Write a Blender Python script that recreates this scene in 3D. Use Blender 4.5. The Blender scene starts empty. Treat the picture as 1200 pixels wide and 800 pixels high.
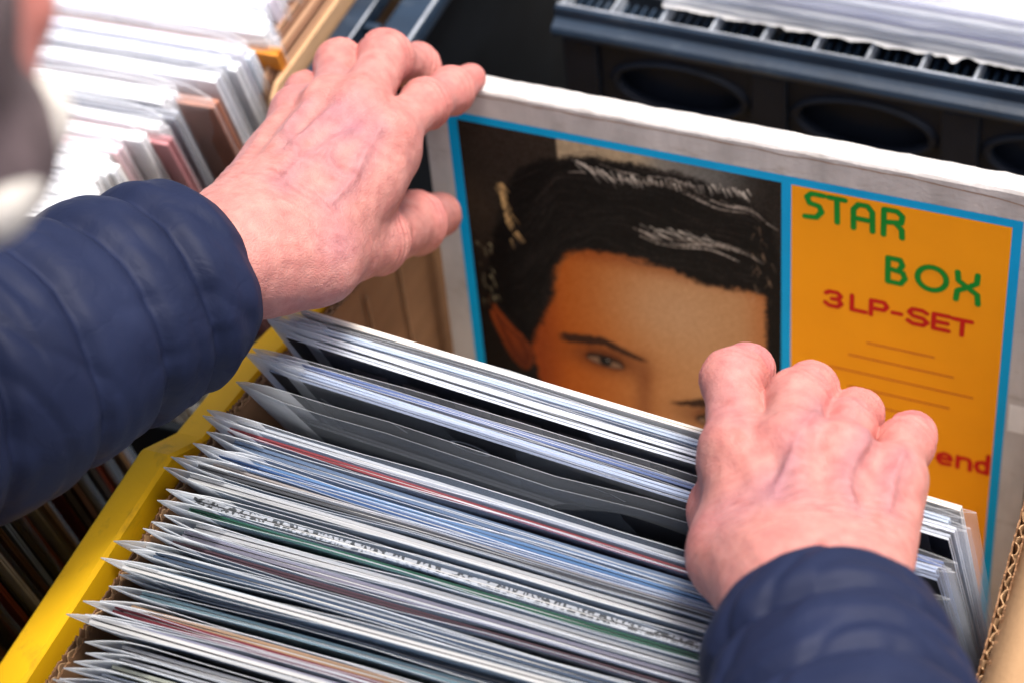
import bpy, bmesh, math, random
import numpy as np
from mathutils import Vector, Matrix, noise as mnoise

random.seed(7)
RNG = np.random.default_rng(7)
R = math.radians
SC = bpy.context.scene
COL = SC.collection

# ------------------------------------------------------------------ camera
CAM_LOC = np.array([0.42722, -0.77731, 1.01315])
CR = np.array([0.92622609, 0.36343178, -0.10011275])
CU = np.array([-0.18829502, 0.67610487, 0.71233923])
CF = np.array([-0.32657344, 0.64093646, -0.69465837])
FPX = 2600.0
cd = bpy.data.cameras.new('camera')
cam = bpy.data.objects.new('camera', cd)
COL.objects.link(cam)
cam.matrix_world = Matrix(((CR[0], CU[0], -CF[0], CAM_LOC[0]),
                           (CR[1], CU[1], -CF[1], CAM_LOC[1]),
                           (CR[2], CU[2], -CF[2], CAM_LOC[2]), (0, 0, 0, 1)))
cd.sensor_width = 36.0
cd.lens = 36.0 * FPX / 1200.0
cd.clip_start = 0.01
cd.clip_end = 200
cd.dof.use_dof = True
cd.dof.focus_distance = 0.94
cd.dof.aperture_fstop = 6.8
SC.camera = cam

# ------------------------------------------------------------------ light
SUN_DIR = np.array([0.24, 0.04, 0.96])          # towards the sun: high and a little to the right
SUN_DIR /= np.linalg.norm(SUN_DIR)
world = bpy.data.worlds.new('World')
SC.world = world
world.use_nodes = True
wn = world.node_tree
wn.nodes.clear()
sky = wn.nodes.new('ShaderNodeTexSky')
sky.sky_type = 'NISHITA'
sky.sun_disc = False
sky.sun_elevation = math.asin(SUN_DIR[2])
sky.sun_rotation = math.atan2(SUN_DIR[0], SUN_DIR[1])
sky.air_density = 0.8
sky.dust_density = 7.0
sky.ozone_density = 0.5
bg = wn.nodes.new('ShaderNodeBackground')
bg.inputs['Strength'].default_value = 0.125
wo = wn.nodes.new('ShaderNodeOutputWorld')
wn.links.new(sky.outputs[0], bg.inputs[0])
wn.links.new(bg.outputs[0], wo.inputs[0])
sl = bpy.data.lights.new('sun', 'SUN')
sl.energy = 2.6
sl.angle = R(17)
sl.color = (1.0, 0.96, 0.90)
so = bpy.data.objects.new('sun', sl)
so.rotation_euler = Vector(-SUN_DIR).to_track_quat('-Z', 'Y').to_euler()
COL.objects.link(so)
SC.view_settings.view_transform = 'Standard'
SC.view_settings.look = 'None'
SC.view_settings.gamma = 1
SC.view_settings.exposure = 0.80
SC.view_settings.use_curve_mapping = False
SC.cycles.transparent_max_bounces = 32
SC.cycles.max_bounces = 8


def W(px, py, z):
    """point on the horizontal plane z under pixel px,py of the 1200x800 picture"""
    d = CR * (px - 600) / FPX + CU * (400 - py) / FPX + CF
    return CAM_LOC + d * ((z - CAM_LOC[2]) / d[2])


def WD(px, py, depth):
    d = CR * (px - 600) / FPX + CU * (400 - py) / FPX + CF
    return CAM_LOC + d * depth


# ------------------------------------------------------------------ helpers
def s2l(c):
    r = []
    for v in c[:3]:
        v = v / 255.0
        r.append(v / 12.92 if v <= 0.04045 else ((v + 0.055) / 1.055) ** 2.4)
    return (r[0], r[1], r[2], 1.0)


def node_mat(name):
    m = bpy.data.materials.new(name)
    m.use_nodes = True
    nt = m.node_tree
    return m, nt, nt.nodes['Principled BSDF']


def mat(name, col, rough=0.6, spec=0.5, var=0.12, scale=(40, 40, 40), bump=0.0, bscale=300.0, metal=0.0, detail=4.0):
    """principled with noise-varied colour and optional fine bump (object coordinates)"""
    m, nt, p = node_mat(name)
    N, L = nt.nodes, nt.links
    p.inputs['Roughness'].default_value = rough
    p.inputs['Specular IOR Level'].default_value = spec
    p.inputs['Metallic'].default_value = metal
    tc = N.new('ShaderNodeTexCoord')
    mp = N.new('ShaderNodeMapping')
    mp.inputs['Scale'].default_value = scale
    L.new(tc.outputs['Object'], mp.inputs[0])
    nz = N.new('ShaderNodeTexNoise')
    nz.inputs['Scale'].default_value = 1.0
    nz.inputs['Detail'].default_value = detail
    L.new(mp.outputs[0], nz.inputs[0])
    rp = N.new('ShaderNodeValToRGB')
    c = np.array(col[:3])
    rp.color_ramp.elements[0].position = 0.3
    rp.color_ramp.elements[1].position = 0.7
    rp.color_ramp.elements[0].color = (*np.clip(c * (1 - var), 0, 1), 1)
    rp.color_ramp.elements[1].color = (*np.clip(c * (1 + var), 0, 1), 1)
    L.new(nz.outputs['Fac'], rp.inputs[0])
    L.new(rp.outputs[0], p.inputs['Base Color'])
    if bump > 0:
        n2 = N.new('ShaderNodeTexNoise')
        n2.inputs['Scale'].default_value = bscale
        n2.inputs['Detail'].default_value = 5
        L.new(tc.outputs['Object'], n2.inputs[0])
        b = N.new('ShaderNodeBump')
        b.inputs['Strength'].default_value = bump
        b.inputs['Distance'].default_value = 0.001
        L.new(n2.outputs['Fac'], b.inputs['Height'])
        L.new(b.outputs[0], p.inputs['Normal'])
    return m


def mesh(name, verts, faces, mats, smooth=False, fmat=None):
    me = bpy.data.meshes.new(name)
    me.from_pydata([tuple(map(float, v)) for v in verts], [], [tuple(map(int, f)) for f in faces])
    for m in (mats if isinstance(mats, (list, tuple)) else [mats]):
        me.materials.append(m)
    if fmat is not None:
        me.polygons.foreach_set('material_index', np.asarray(fmat, dtype=np.int32))
    if smooth:
        me.polygons.foreach_set('use_smooth', np.ones(len(me.polygons), dtype=bool))
    me.update()
    return me


def link(name, me, parent=None):
    o = bpy.data.objects.new(name, me)
    COL.objects.link(o)
    if parent is not None:
        o.parent = parent
        if parent.type == 'EMPTY':
            o.matrix_parent_inverse = parent.matrix_basis.inverted()
    return o


def tag(o, label=None, cat=None, group=None, kind=None):
    if label:
        o['label'] = label
    if cat:
        o['category'] = cat
    if group:
        o['group'] = group
    if kind:
        o['kind'] = kind
    return o


def thing(name, label, cat, loc=(0, 0, 0), rot=(0, 0, 0), group=None):
    o = bpy.data.objects.new(name, None)
    o.empty_display_size = 0.05
    o.location = loc
    o.rotation_euler = rot
    COL.objects.link(o)
    return tag(o, label, cat, group)


class MB:
    """collects shapes into one bmesh"""
    def __init__(self):
        self.bm = bmesh.new()

    def box(self, a, b, bev=0.0, M=None, seg=2):
        a, b = np.minimum(a, b), np.maximum(a, b)
        vs = [self.bm.verts.new((x, y, z)) for x in (a[0], b[0]) for y in (a[1], b[1]) for z in (a[2], b[2])]
        fs = [(0, 1, 3, 2), (4, 6, 7, 5), (0, 4, 5, 1), (2, 3, 7, 6), (0, 2, 6, 4), (1, 5, 7, 3)]
        F = [self.bm.faces.new([vs[i] for i in f]) for f in fs]
        if bev > 0:
            ed = list({e for f in F for e in f.edges})
            r = bmesh.ops.bevel(self.bm, geom=ed, offset=bev, segments=seg, affect='EDGES', profile=0.5)
            vs = list({v for f in r['faces'] for v in f.verts} | {v for v in vs if v.is_valid})
        if M is not None:
            bmesh.ops.transform(self.bm, matrix=M, verts=[v for v in vs if v.is_valid])
        return self

    def prism(self, poly, x0, x1, M=None):
        """polygon in (y,z) extruded along x"""
        n = len(poly)
        A = [self.bm.verts.new((x0, p[0], p[1])) for p in poly]
        B = [self.bm.verts.new((x1, p[0], p[1])) for p in poly]
        self.bm.faces.new(A[::-1])
        self.bm.faces.new(B)
        for i in range(n):
            j = (i + 1) % n
            self.bm.faces.new([A[i], A[j], B[j], B[i]])
        if M is not None:
            bmesh.ops.transform(self.bm, matrix=M, verts=A + B)
        return self

    def build(self, name, m, parent=None, smooth=False, M=None):
        bmesh.ops.recalc_face_normals(self.bm, faces=self.bm.faces[:])
        if M is not None:
            bmesh.ops.transform(self.bm, matrix=M, verts=self.bm.verts[:])
        me = bpy.data.meshes.new(name)
        self.bm.to_mesh(me)
        self.bm.free()
        for k in (m if isinstance(m, (list, tuple)) else [m]):
            me.materials.append(k)
        if smooth:
            me.polygons.foreach_set('use_smooth', np.ones(len(me.polygons), dtype=bool))
        return link(name, me, parent)


# ------------------------------------------------------------------ signed-distance modelling
class Grid:
    def __init__(self, lo, hi, h):
        self.lo = np.array(lo, float)
        self.h = h
        self.n = np.ceil((np.array(hi) - self.lo) / h).astype(int) + 1
        self.ax = [self.lo[i] + h * np.arange(self.n[i]) for i in range(3)]

    def new(self):
        return np.full(self.n, 0.03, np.float32)

    def _box(self, lo, hi):
        i0 = np.clip(np.floor((lo - self.lo) / self.h).astype(int), 0, self.n - 1)
        i1 = np.clip(np.ceil((hi - self.lo) / self.h).astype(int) + 1, 1, self.n)
        sl_ = tuple(slice(a, b) for a, b in zip(i0, i1))
        X = self.ax[0][sl_[0]][:, None, None].astype(np.float32)
        Y = self.ax[1][sl_[1]][None, :, None].astype(np.float32)
        Z = self.ax[2][sl_[2]][None, None, :].astype(np.float32)
        return sl_, X, Y, Z

    def cone(self, D, a, b, r0, r1, k=0.0, carve=False, flat=None):
        """rounded cone; flat=(axis, factor) squashes along an axis through the segment"""
        a = np.asarray(a, float)
        b = np.asarray(b, float)
        pad = max(r0, r1) * (1.0 if flat is None else 1.8) + k + 0.022
        sl_, X, Y, Z = self._box(np.minimum(a, b) - pad, np.maximum(a, b) + pad)
        v = b - a
        L2 = max(float(v @ v), 1e-12)
        dx, dy, dz = X - a[0], Y - a[1], Z - a[2]
        t = np.clip((dx * v[0] + dy * v[1] + dz * v[2]) / L2, 0, 1)
        qx, qy, qz = dx - t * v[0], dy - t * v[1], dz - t * v[2]
        if flat is not None:
            n, f = np.asarray(flat[0], float), flat[1]
            n = n / np.linalg.norm(n)
            s = qx * n[0] + qy * n[1] + qz * n[2]
            g = (1 / f - 1)
            qx, qy, qz = qx + g * s * n[0], qy + g * s * n[1], qz + g * s * n[2]
        d = np.sqrt(qx * qx + qy * qy + qz * qz) - (r0 + t * (r1 - r0))
        c = D[sl_]
        if carve:
            d = -d
            if k > 0:
                hh = np.maximum(k - np.abs(c - d), 0) / k
                D[sl_] = np.maximum(c, d) + hh * hh * k * 0.25
            else:
                D[sl_] = np.maximum(c, d)
        else:
            D[sl_] = smin(c, d, k)

    def chain(self, D, pts, rad, k=0.003):
        for i in range(len(pts) - 1):
            self.cone(D, pts[i], pts[i + 1], rad[i], rad[i + 1], k if i else 0.0)


def smin(a, b, k):
    if k <= 0:
        return np.minimum(a, b)
    hh = np.maximum(k - np.abs(a - b), 0) / k
    return np.minimum(a, b) - hh * hh * k * 0.25


def surface(G, D):
    """naive surface nets: verts, quads"""
    ins = D < 0
    nx, ny, nz = D.shape
    cnt = np.zeros((nx - 1, ny - 1, nz - 1), np.int16)
    acc = np.zeros((nx - 1, ny - 1, nz - 1, 3), np.float32)
    C = lambda A, o: A[o[0]:nx - 1 + o[0], o[1]:ny - 1 + o[1], o[2]:nz - 1 + o[2]]
    for ax in range(3):
        for p in (0, 1):
            for q in (0, 1):
                o = [0, 0, 0]
                oth = [i for i in range(3) if i != ax]
                o[oth[0]], o[oth[1]] = p, q
                e = list(o)
                e[ax] = 1
                a, b = C(D, o), C(D, e)
                m = C(ins, o) != C(ins, e)
                idx = np.nonzero(m)
                t = a[idx] / (a[idx] - b[idx])
                pos = np.zeros((len(t), 3), np.float32)
                pos[:, ax] = t
                pos[:, oth[0]] = p
                pos[:, oth[1]] = q
                acc[idx] += pos
                cnt[idx] += 1
    cells = np.nonzero(cnt)
    V = acc[cells] / cnt[cells][:, None] + np.stack(cells, 1)
    V = V * G.h + G.lo
    ID = np.full(cnt.shape, -1, np.int64)
    ID[cells] = np.arange(len(V))
    Q = []
    for ax in range(3):
        u, v = [(1, 2), (2, 0), (0, 1)][ax]
        s0 = [slice(None)] * 3
        s1 = [slice(None)] * 3
        s0[ax] = slice(0, -1)
        s1[ax] = slice(1, None)
        A, B = ins[tuple(s0)], ins[tuple(s1)]
        idx = np.array(np.nonzero(A != B)).T
        ok = np.all(idx[:, [u, v]] > 0, axis=1) & (idx[:, u] < ID.shape[u]) & (idx[:, v] < ID.shape[v])
        idx = idx[ok]
        fl = A[tuple(idx.T)]

        def cid(du, dv):
            j = idx.copy()
            j[:, u] += du
            j[:, v] += dv
            return ID[tuple(j.T)]
        q = np.stack([cid(-1, -1), cid(0, -1), cid(0, 0), cid(-1, 0)], 1)
        q[~fl] = q[~fl][:, ::-1]
        Q.append(q)
    Q = np.concatenate(Q)
    return V, Q[(Q >= 0).all(1)]


def relax(V, Q, it=2, f=0.5):
    E = np.concatenate([Q[:, [0, 1]], Q[:, [1, 2]], Q[:, [2, 3]], Q[:, [3, 0]]])
    n = len(V)
    deg = np.bincount(E[:, 0], minlength=n) + np.bincount(E[:, 1], minlength=n)
    for _ in range(it):
        S = np.zeros_like(V)
        for c in range(3):
            S[:, c] = np.bincount(E[:, 0], V[E[:, 1], c], n) + np.bincount(E[:, 1], V[E[:, 0], c], n)
        V = V + f * (S / np.maximum(deg, 1)[:, None] - V)
    return V


def vnormals(V, Q):
    fn = np.cross(V[Q[:, 2]] - V[Q[:, 0]], V[Q[:, 3]] - V[Q[:, 1]])
    N = np.zeros_like(V)
    for k in range(4):
        for c in range(3):
            N[:, c] += np.bincount(Q[:, k], fn[:, c], len(V))
    return N / np.maximum(np.linalg.norm(N, axis=1), 1e-12)[:, None]


def seg_dist(P, pts):
    best = np.full(len(P), 1e9)
    for a, b in zip(pts[:-1], pts[1:]):
        a, b = np.asarray(a), np.asarray(b)
        v = b - a
        t = np.clip(((P - a) @ v) / max(v @ v, 1e-12), 0, 1)
        best = np.minimum(best, np.linalg.norm(P - a - t[:, None] * v, axis=1))
    return best


def pnoise(P, sc, seed=0.0):
    return np.array([mnoise.noise(Vector((p[0] * sc + seed, p[1] * sc, p[2] * sc))) for p in P])


# ------------------------------------------------------------------ materials
def plastic_mat(name, fac, rough, col=(0.9, 0.93, 0.97)):
    m, nt, p = node_mat(name)
    N, L = nt.nodes, nt.links
    p.inputs['Base Color'].default_value = (*col, 1)
    p.inputs['Roughness'].default_value = rough
    p.inputs['Specular IOR Level'].default_value = 0.6
    tr = N.new('ShaderNodeBsdfTransparent')
    tr.inputs[0].default_value = (0.97, 0.98, 1.0, 1)
    mx = N.new('ShaderNodeMixShader')
    tc = N.new('ShaderNodeTexCoord')
    mp = N.new('ShaderNodeMapping')
    mp.inputs['Scale'].default_value = (9, 60, 14)
    L.new(tc.outputs['Object'], mp.inputs[0])
    nz = N.new('ShaderNodeTexNoise')
    nz.inputs['Detail'].default_value = 5
    nz.inputs['Scale'].default_value = 1
    L.new(mp.outputs[0], nz.inputs[0])
    mr = N.new('ShaderNodeMapRange')
    mr.inputs['From Min'].default_value = 0.3
    mr.inputs['From Max'].default_value = 0.7
    mr.inputs['To Min'].default_value = fac * 0.7
    mr.inputs['To Max'].default_value = min(1, fac * 1.35)
    L.new(nz.outputs['Fac'], mr.inputs['Value'])
    b = N.new('ShaderNodeBump')
    b.inputs['Strength'].default_value = 0.25
    b.inputs['Distance'].default_value = 0.002
    L.new(nz.outputs['Fac'], b.inputs['Height'])
    L.new(b.outputs[0], p.inputs['Normal'])
    L.new(mr.outputs[0], mx.inputs[0])
    L.new(tr.outputs[0], mx.inputs[1])
    tl = N.new('ShaderNodeBsdfTranslucent')
    tl.inputs[0].default_value = (*col, 1)
    m2 = N.new('ShaderNodeMixShader')
    m2.inputs[0].default_value = .42
    L.new(p.outputs[0], m2.inputs[1])
    L.new(tl.outputs[0], m2.inputs[2])
    L.new(m2.outputs[0], mx.inputs[2])
    L.new(mx.outputs[0], N['Material Output'].inputs['Surface'])
    return m


M_FILM = plastic_mat('clear_film', 0.25, 0.22, (.44, .55, .71))
M_FILMLIT = plastic_mat('sunlit_film', 0.22, 0.3, (.95, .95, .96))  # paler copy of the clear film, glare of the sun put into its colour
M_FILMEDGE = plastic_mat('clear_film_edge', 0.70, 0.4, (.84, .88, .93))
M_FILMCLR = plastic_mat('glossy_film', 0.12, 0.18)
M_FILMCLREDGE = plastic_mat('glossy_film_edge', 0.5, 0.3)
M_FILMGREY = plastic_mat('cloudy_film', 0.27, 0.20, (0.30, 0.33, 0.37))
M_FILMGREYE = plastic_mat('cloudy_film_edge', 0.6, 0.35, (0.55, 0.58, 0.62))
M_CARD = mat('brown_cardboard', (0.25, 0.135, 0.07), 0.85, 0.15, 0.14, (8, 8, 60), 0.3, 500)
M_CARDIN = mat('brown_cardboard_liner', (0.30, 0.175, 0.095), 0.85, 0.2, 0.16, (12, 12, 40), 0.3, 500)
M_CARDTAN = mat('tan_cardboard_flap', (0.43, 0.265, 0.14), 0.8, 0.25, 0.10, (12, 30, 12), 0.2, 400)
M_YEL = mat('yellow_plastic', (0.88, 0.50, 0.008), 0.48, 0.22, 0.06, (25, 12, 25), 0.15, 260)
M_BLACK = mat('black_plastic', (0.006, 0.008, 0.011), 0.55, 0.08, 0.3, (30, 30, 30), 0.12, 300)
M_BLACKB = mat('blue_black_plastic', (0.013, 0.025, 0.044), 0.34, 0.4, 0.35, (18, 40, 40), 0.15, 260)
M_PALEEDGE = mat('pale_plastic_edge', (0.30, 0.33, 0.37), 0.5, 0.5, 0.4, (60, 60, 60))  # light grey for rim bars, ribs and edge strips
M_TABLE = mat('grey_board', (0.22, 0.20, 0.18), 0.8, 0.3, 0.2, (4, 40, 40), 0.2, 120)
M_GROUND = mat('paving', (0.20, 0.195, 0.19), 0.9, 0.2, 0.2, (6, 6, 6), 0.3, 60)
M_STEEL = mat('grey_steel', (0.35, 0.36, 0.37), 0.4, 0.5, 0.1, metal=0.8)

def add_wear(m, dark, amt, scale):
    nt = m.node_tree
    N, L = nt.nodes, nt.links
    p = N['Principled BSDF']
    src = p.inputs['Base Color'].links[0].from_socket
    tc = N.new('ShaderNodeTexCoord')
    mp = N.new('ShaderNodeMapping')
    mp.inputs['Scale'].default_value = scale
    L.new(tc.outputs['Object'], mp.inputs[0])
    nz = N.new('ShaderNodeTexNoise')
    nz.inputs['Scale'].default_value = 1
    nz.inputs['Detail'].default_value = 9
    nz.inputs['Roughness'].default_value = .7
    L.new(mp.outputs[0], nz.inputs[0])
    mr = N.new('ShaderNodeMapRange')
    mr.inputs['From Min'].default_value = .56
    mr.inputs['From Max'].default_value = .74
    mr.inputs['To Max'].default_value = amt
    L.new(nz.outputs['Fac'], mr.inputs['Value'])
    mx = N.new('ShaderNodeMix')
    mx.data_type = 'RGBA'
    L.new(mr.outputs[0], mx.inputs[0])
    L.new(src, mx.inputs[6])
    mx.inputs[7].default_value = (*dark, 1)
    L.new(mx.outputs[2], p.inputs['Base Color'])


add_wear(M_YEL, (.30, .15, .02), .6, (70, 30, 70))
add_wear(M_BLACKB, (.10, .12, .14), .5, (30, 90, 90))
add_wear(M_CARD, (.20, .11, .06), .5, (20, 20, 40))
# ------------------------------------------------------------------ setting
g = mesh('ground', [(-60, -60, -0.70), (60, -60, -0.70), (60, 60, -0.70), (-60, 60, -0.70)], [(0, 1, 2, 3)], M_GROUND)
tag(link('ground', g), kind='structure')
tb = thing('market_table', 'grey board table under the record crates', 'table', (0.1, 0.3, -0.70))
MB().box((-0.9, -0.55, -0.035), (1.1, 1.3, -0.002), 0.003).build('table_top', M_TABLE, tb)
for x in (-0.82, 1.02):
    for y in (-0.48, 1.22):
        MB().box((x - .02, y - .02, -0.70), (x + .02, y + .02, -0.036), 0.002).build('leg', M_STEEL, tb)

# ------------------------------------------------------------------ yellow crate
yc = thing('yellow_crate', 'yellow plastic crate with a dipped rim holding the front records', 'crate', (0.16, -0.24, 0.0))
YW0, YW1 = -0.0385, -0.0225


def rim_z(y):
    return float(np.interp(y, [-0.60, -0.238, -0.212, -0.16, -0.08, -0.045, 0.0], [0.312, 0.312, 0.296, 0.288, 0.266, 0.245, 0.205]))


def side_wall(x0, x1, sgn):
    """crate side with a folded rim whose height dips, lofted along y"""
    ys = np.concatenate([np.linspace(-0.462, -0.25, 8), np.linspace(-0.238, -0.212, 5), np.linspace(-0.20, 0.045, 12)])
    xi = x1 if sgn < 0 else x0            # inner face
    xo = x0 if sgn < 0 else x1
    e = (xi - xo)
    prof = lambda zt: [(xi - .25 * e, 0.0), (xi - .25 * e, zt - 0.018), (xi, zt - 0.016), (xi, zt - 0.0018), (xi - .1 * e, zt), (xo + .12 * e, zt),
                       (xo, zt - 0.002), (xo, zt - 0.028), (xo + .12 * e, zt - 0.028), (xo + .12 * e, zt - 0.005), (xi - .42 * e, zt - 0.005), (xi - .42 * e, 0.0)]
    V, Fc = [], []
    for y in ys:
        for (x, z) in prof(rim_z(y)):
            V.append((x, y, z))
    n = 12
    for i in range(len(ys) - 1):
        for j in range(n):
            k = (j + 1) % n
            Fc.append((i * n + j, i * n + k, (i + 1) * n + k, (i + 1) * n + j))
    Fc.append(tuple(range(n)))
    Fc.append(tuple((len(ys) - 1) * n + j for j in range(n))[::-1])
    return V, Fc


for sgn, (a, b) in ((-1, (YW0, YW1)), (1, (0.362, 0.378))):
    V, Fc = side_wall(a, b, sgn)
    o = link('side_wall', mesh('side_wall', V, Fc, M_YEL), yc)
    mb = MB()
    for y in (-0.41, -0.34, -0.27, -0.18, -0.09):
        x = a - 0.001 if sgn < 0 else b - 0.003
        mb.box((x, y - .004, 0.02), (x + 0.005, y + .004, rim_z(y) - 0.03), 0.001)
    mb.build('wall_rib', M_YEL, o)
MB().box((-0.022, -0.462, 0), (0.362, -0.455, 0.30), 0.001).build('end_wall', M_YEL, yc)
MB().box((-0.022, 0.038, 0), (0.362, 0.045, 0.19), 0.001).build('end_wall', M_YEL, yc)
MB().box((-0.026, -0.454, 0.001), (0.362, 0.037, 0.006)).build('crate_floor', M_YEL, yc)

# ------------------------------------------------------------------ corrugated cardboard box
cb = thing('cardboard_box', 'open brown corrugated cardboard box lining the yellow crate', 'box', (0.16, -0.24, 0.008))


def corrugated(xf, ys, ztop, name, wob=0.0006, t=0.0042, pitch=0.0072, seed=0):
    """two liners (one panel part) and the fluting between them (sub-part); xf(y) gives the panel's mid x"""
    rs = np.random.default_rng(seed)
    n = len(ys)
    zt = np.array([ztop(y) for y in ys]) + rs.normal(0, wob, n)
    V, Fc = [], []

    def strip(off0, off1, dz):
        b0 = len(V)
        for i, y in enumerate(ys):
            x = xf(y)
            z = zt[i] + dz
            V.extend([(x + off0[i], y, 0.009), (x + off0[i], y, z), (x + off1[i], y, z), (x + off1[i], y, 0.009)])
        for i in range(n - 1):
            for j in range(3):
                Fc.append((b0 + 4 * i + j, b0 + 4 * i + j + 1, b0 + 4 * i + 5 + j, b0 + 4 * i + 4 + j))
    h = t / 2
    one = np.ones(n)
    strip(-h * one, (-h + .0007) * one, 0)
    strip((h - .0007) * one, h * one, rs.normal(0, .0003))
    o = link(name, mesh(name, V, Fc, M_CARD), cb)
    V, Fc = [], []
    w = (h - 0.0011) * np.sin(2 * np.pi * np.asarray(ys) / pitch)
    strip(w - 0.0003, w + 0.0003, -0.0004)
    link('fluting', mesh('fluting', V, Fc, M_CARDTAN), o)
    return o


ysl = np.arange(-0.447, 0.03, 0.0009)
corrugated(lambda y: -0.0135 + 0.002 * math.sin(y * 17), ysl,
           lambda y: float(np.interp(y, [-0.5, -0.26, -0.2, -0.16, -0.12, -0.06, 0.0, 0.03], [0.310, 0.310, 0.304, 0.293, 0.278, 0.264, 0.236, 0.21])), 'side_panel', seed=1)
ysr = np.arange(-0.447, 0.03, 0.0009)
corrugated(lambda y: 0.3375 + 0.0015 * math.sin(y * 23 + 1) + 0.002 * max(0, (y + .2) * 10), ysr,
           lambda y: float(np.interp(y, [-0.5, -0.2, -0.12, 0.03], [0.300, 0.302, 0.304, 0.296])), 'side_panel', 0.0009, seed=2)
MB().box((-0.010, -0.450, 0.009), (0.335, -0.446, 0.29), 0.0005).build('end_panel', M_CARD, cb)
MB().box((-0.010, 0.026, 0.009), (0.335, 0.030, 0.19), 0.0005).build('end_panel', M_CARD, cb)
# flap folded out over the right crate wall
V, Fc = [], []
nf, mf = 30, 8
for i in range(nf):
    y = -0.444 + 0.384 * i / (nf - 1)
    for j in range(mf):
        u = j / (mf - 1)
        V.append((0.3415 + 0.085 * u, y + 0.01 * u, 0.2985 + 0.030 * math.sin(u * 2.2) - 0.016 * u + 0.0012 * math.sin(y * 40 + u * 3)))
for i in range(nf - 1):
    for j in range(mf - 1):
        Fc.append((i * mf + j, (i + 1) * mf + j, (i + 1) * mf + j + 1, i * mf + j + 1))
fo = link('folded_flap', mesh('folded_flap', V, Fc, M_CARDTAN, True), cb)
md = fo.modifiers.new('thickness', 'SOLIDIFY')
md.thickness = 0.004
# vertical fold lines pressed in the inner liner
mb = MB()
for y in (-0.105, -0.072, -0.035):
    mb.box((-0.0108, y - 0.0008, 0.05), (-0.0092, y + 0.0008, 0.26), 0.0004)
mb.build('fold_line', M_CARDIN, cb)

# ------------------------------------------------------------------ the box set being pulled up
CV_R = np.array([0.99939926, -0.03465729, 0.0])
CV_D = np.array([-0.0018383, -0.05301024, -0.99859228])
CV_N = -np.cross(CV_R, CV_D)                 # out of the front face
if CV_N[1] > 0:
    CV_N = -CV_N
CV_O = np.array([0.0, 0.0, 0.345])


def cv(u, v, h=0.0):
    """millimetres on the cover (from its top left corner) to world, h mm proud"""
    return CV_O + (CV_R * u + CV_D * v + CV_N * h) * 0.001


M_WHITECARD = mat('worn_white_card', (0.52, 0.50, 0.49), 0.65, 0.25, 0.2, (60, 60, 20), 0.35, 420)
M_CYAN = mat('cyan_print', (.0, .38, .76), 0.5, 0.15, 0.05)
M_ORANGE = mat('orange_print', (.98, .362, .004), 0.5, 0.15, 0.035, (30, 30, 30), 0.05, 300)
M_GREEN = mat('green_print', (.003, .25, .025), 0.5, 0.15, 0.06)
M_RED = mat('red_print', (.60, .010, .006), 0.5, 0.15, 0.06)
M_LINE = mat('thin_red_print', s2l((190, 60, 20)), 0.5, 0.4, 0.06)

bxs = thing('record_box_set', 'white-bordered record box set with a dark-haired portrait beside an orange STAR BOX panel', 'record box', tuple(cv(157, 318)))
bw, bh, bt = 316.0, 318.0, 14.5
nu, nv = 64, 40
V, Fc = [], []


def edgewear(u, s):
    return 0.35 * mnoise.noise(Vector((u * 0.09, s, 0))) + 0.25 * mnoise.noise(Vector((u * 0.4, s, 3)))


# carton body as rows: front bottom -> front top -> back top -> back bottom, worn irregular edges
rows = [(318, 0, 0), (160, 0, 0), (4, 0, .3), (1.2, -0.15, .8), (0, -1.0, 1), (0.3, -4, .5), (-0.2, -9, .5), (0.1, -12, .6), (0.4, -13.8, 1), (1.6, -14.5, .7), (5, -14.5, .2), (160, -14.5, 0), (318, -14.5, 0)]
for (v, h, wgt) in rows:
    for i in range(nu):
        u = bw * i / (nu - 1)
        e = 1.8 * edgewear(u, v + h)
        bow = 0.9 * math.sin(math.pi * u / bw) * (1 if v < 100 else 0.3)
        V.append(cv(u, v + wgt * e * 1.0, h + wgt * e * 0.5 + bow * 0.0))
for r in range(len(rows) - 1):
    for i in range(nu - 1):
        Fc.append((r * nu + i, r * nu + i + 1, (r + 1) * nu + i + 1, (r + 1) * nu + i))
for i, sg in ((0, 1), (nu - 1, -1)):
    f = [r * nu + i for r in range(len(rows))]
    Fc.append(tuple(f[::sg]))
add_wear(M_WHITECARD, (.26, .20, .15), .55, (45, 120, 120))
link('carton', mesh('carton', V, Fc, M_WHITECARD), bxs)
# lid seam along the top edge
V, Fc = [], []
for i in range(80):
    u = 1 + (bw - 2) * i / 79
    w = 0.45 + 0.6 * abs(mnoise.noise(Vector((u * .13, 8, 0))))
    v0 = 3.0 + 0.9 * mnoise.noise(Vector((u * .05, 5, 0))) + (1.6 * max(0, (u - 240) / 76) ** 2 * 3)
    V.extend([cv(u, v0, 0.16), cv(u, v0 + w, 0.16)])
for i in range(79):
    Fc.append((2 * i, 2 * i + 2, 2 * i + 3, 2 * i + 1))
link('lid_seam', mesh('lid_seam', V, Fc, M_CARDIN), bxs)


def sheet(name, u0, v0, u1, v1, h, m, par):
    Vv = [cv(u0, v0, h), cv(u1, v0, h), cv(u1, v1, h), cv(u0, v1, h)]
    return link(name, mesh(name, Vv, [(3, 2, 1, 0)], m), par)


# printed frame (one flat print: four bars and the divider)
V, Fc = [], []
for (a, b, c, d) in ((13.2, 15.6, 303.6, 20.2), (13.2, 20.2, 18.8, 303), (298.8, 20.2, 303.6, 303), (13.2, 303, 303.6, 307.5), (188.6, 20.2, 193.6, 303)):
    k = len(V)
    V.extend([cv(a, b, .12), cv(c, b, .12), cv(c, d, .12), cv(a, d, .12)])
    Fc.append((k + 3, k + 2, k + 1, k))
link('printed_frame', mesh('printed_frame', V, Fc, M_CYAN), bxs)
orp = sheet('orange_panel', 193.6, 20.2, 298.8, 303, .10, M_ORANGE, bxs)


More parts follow.
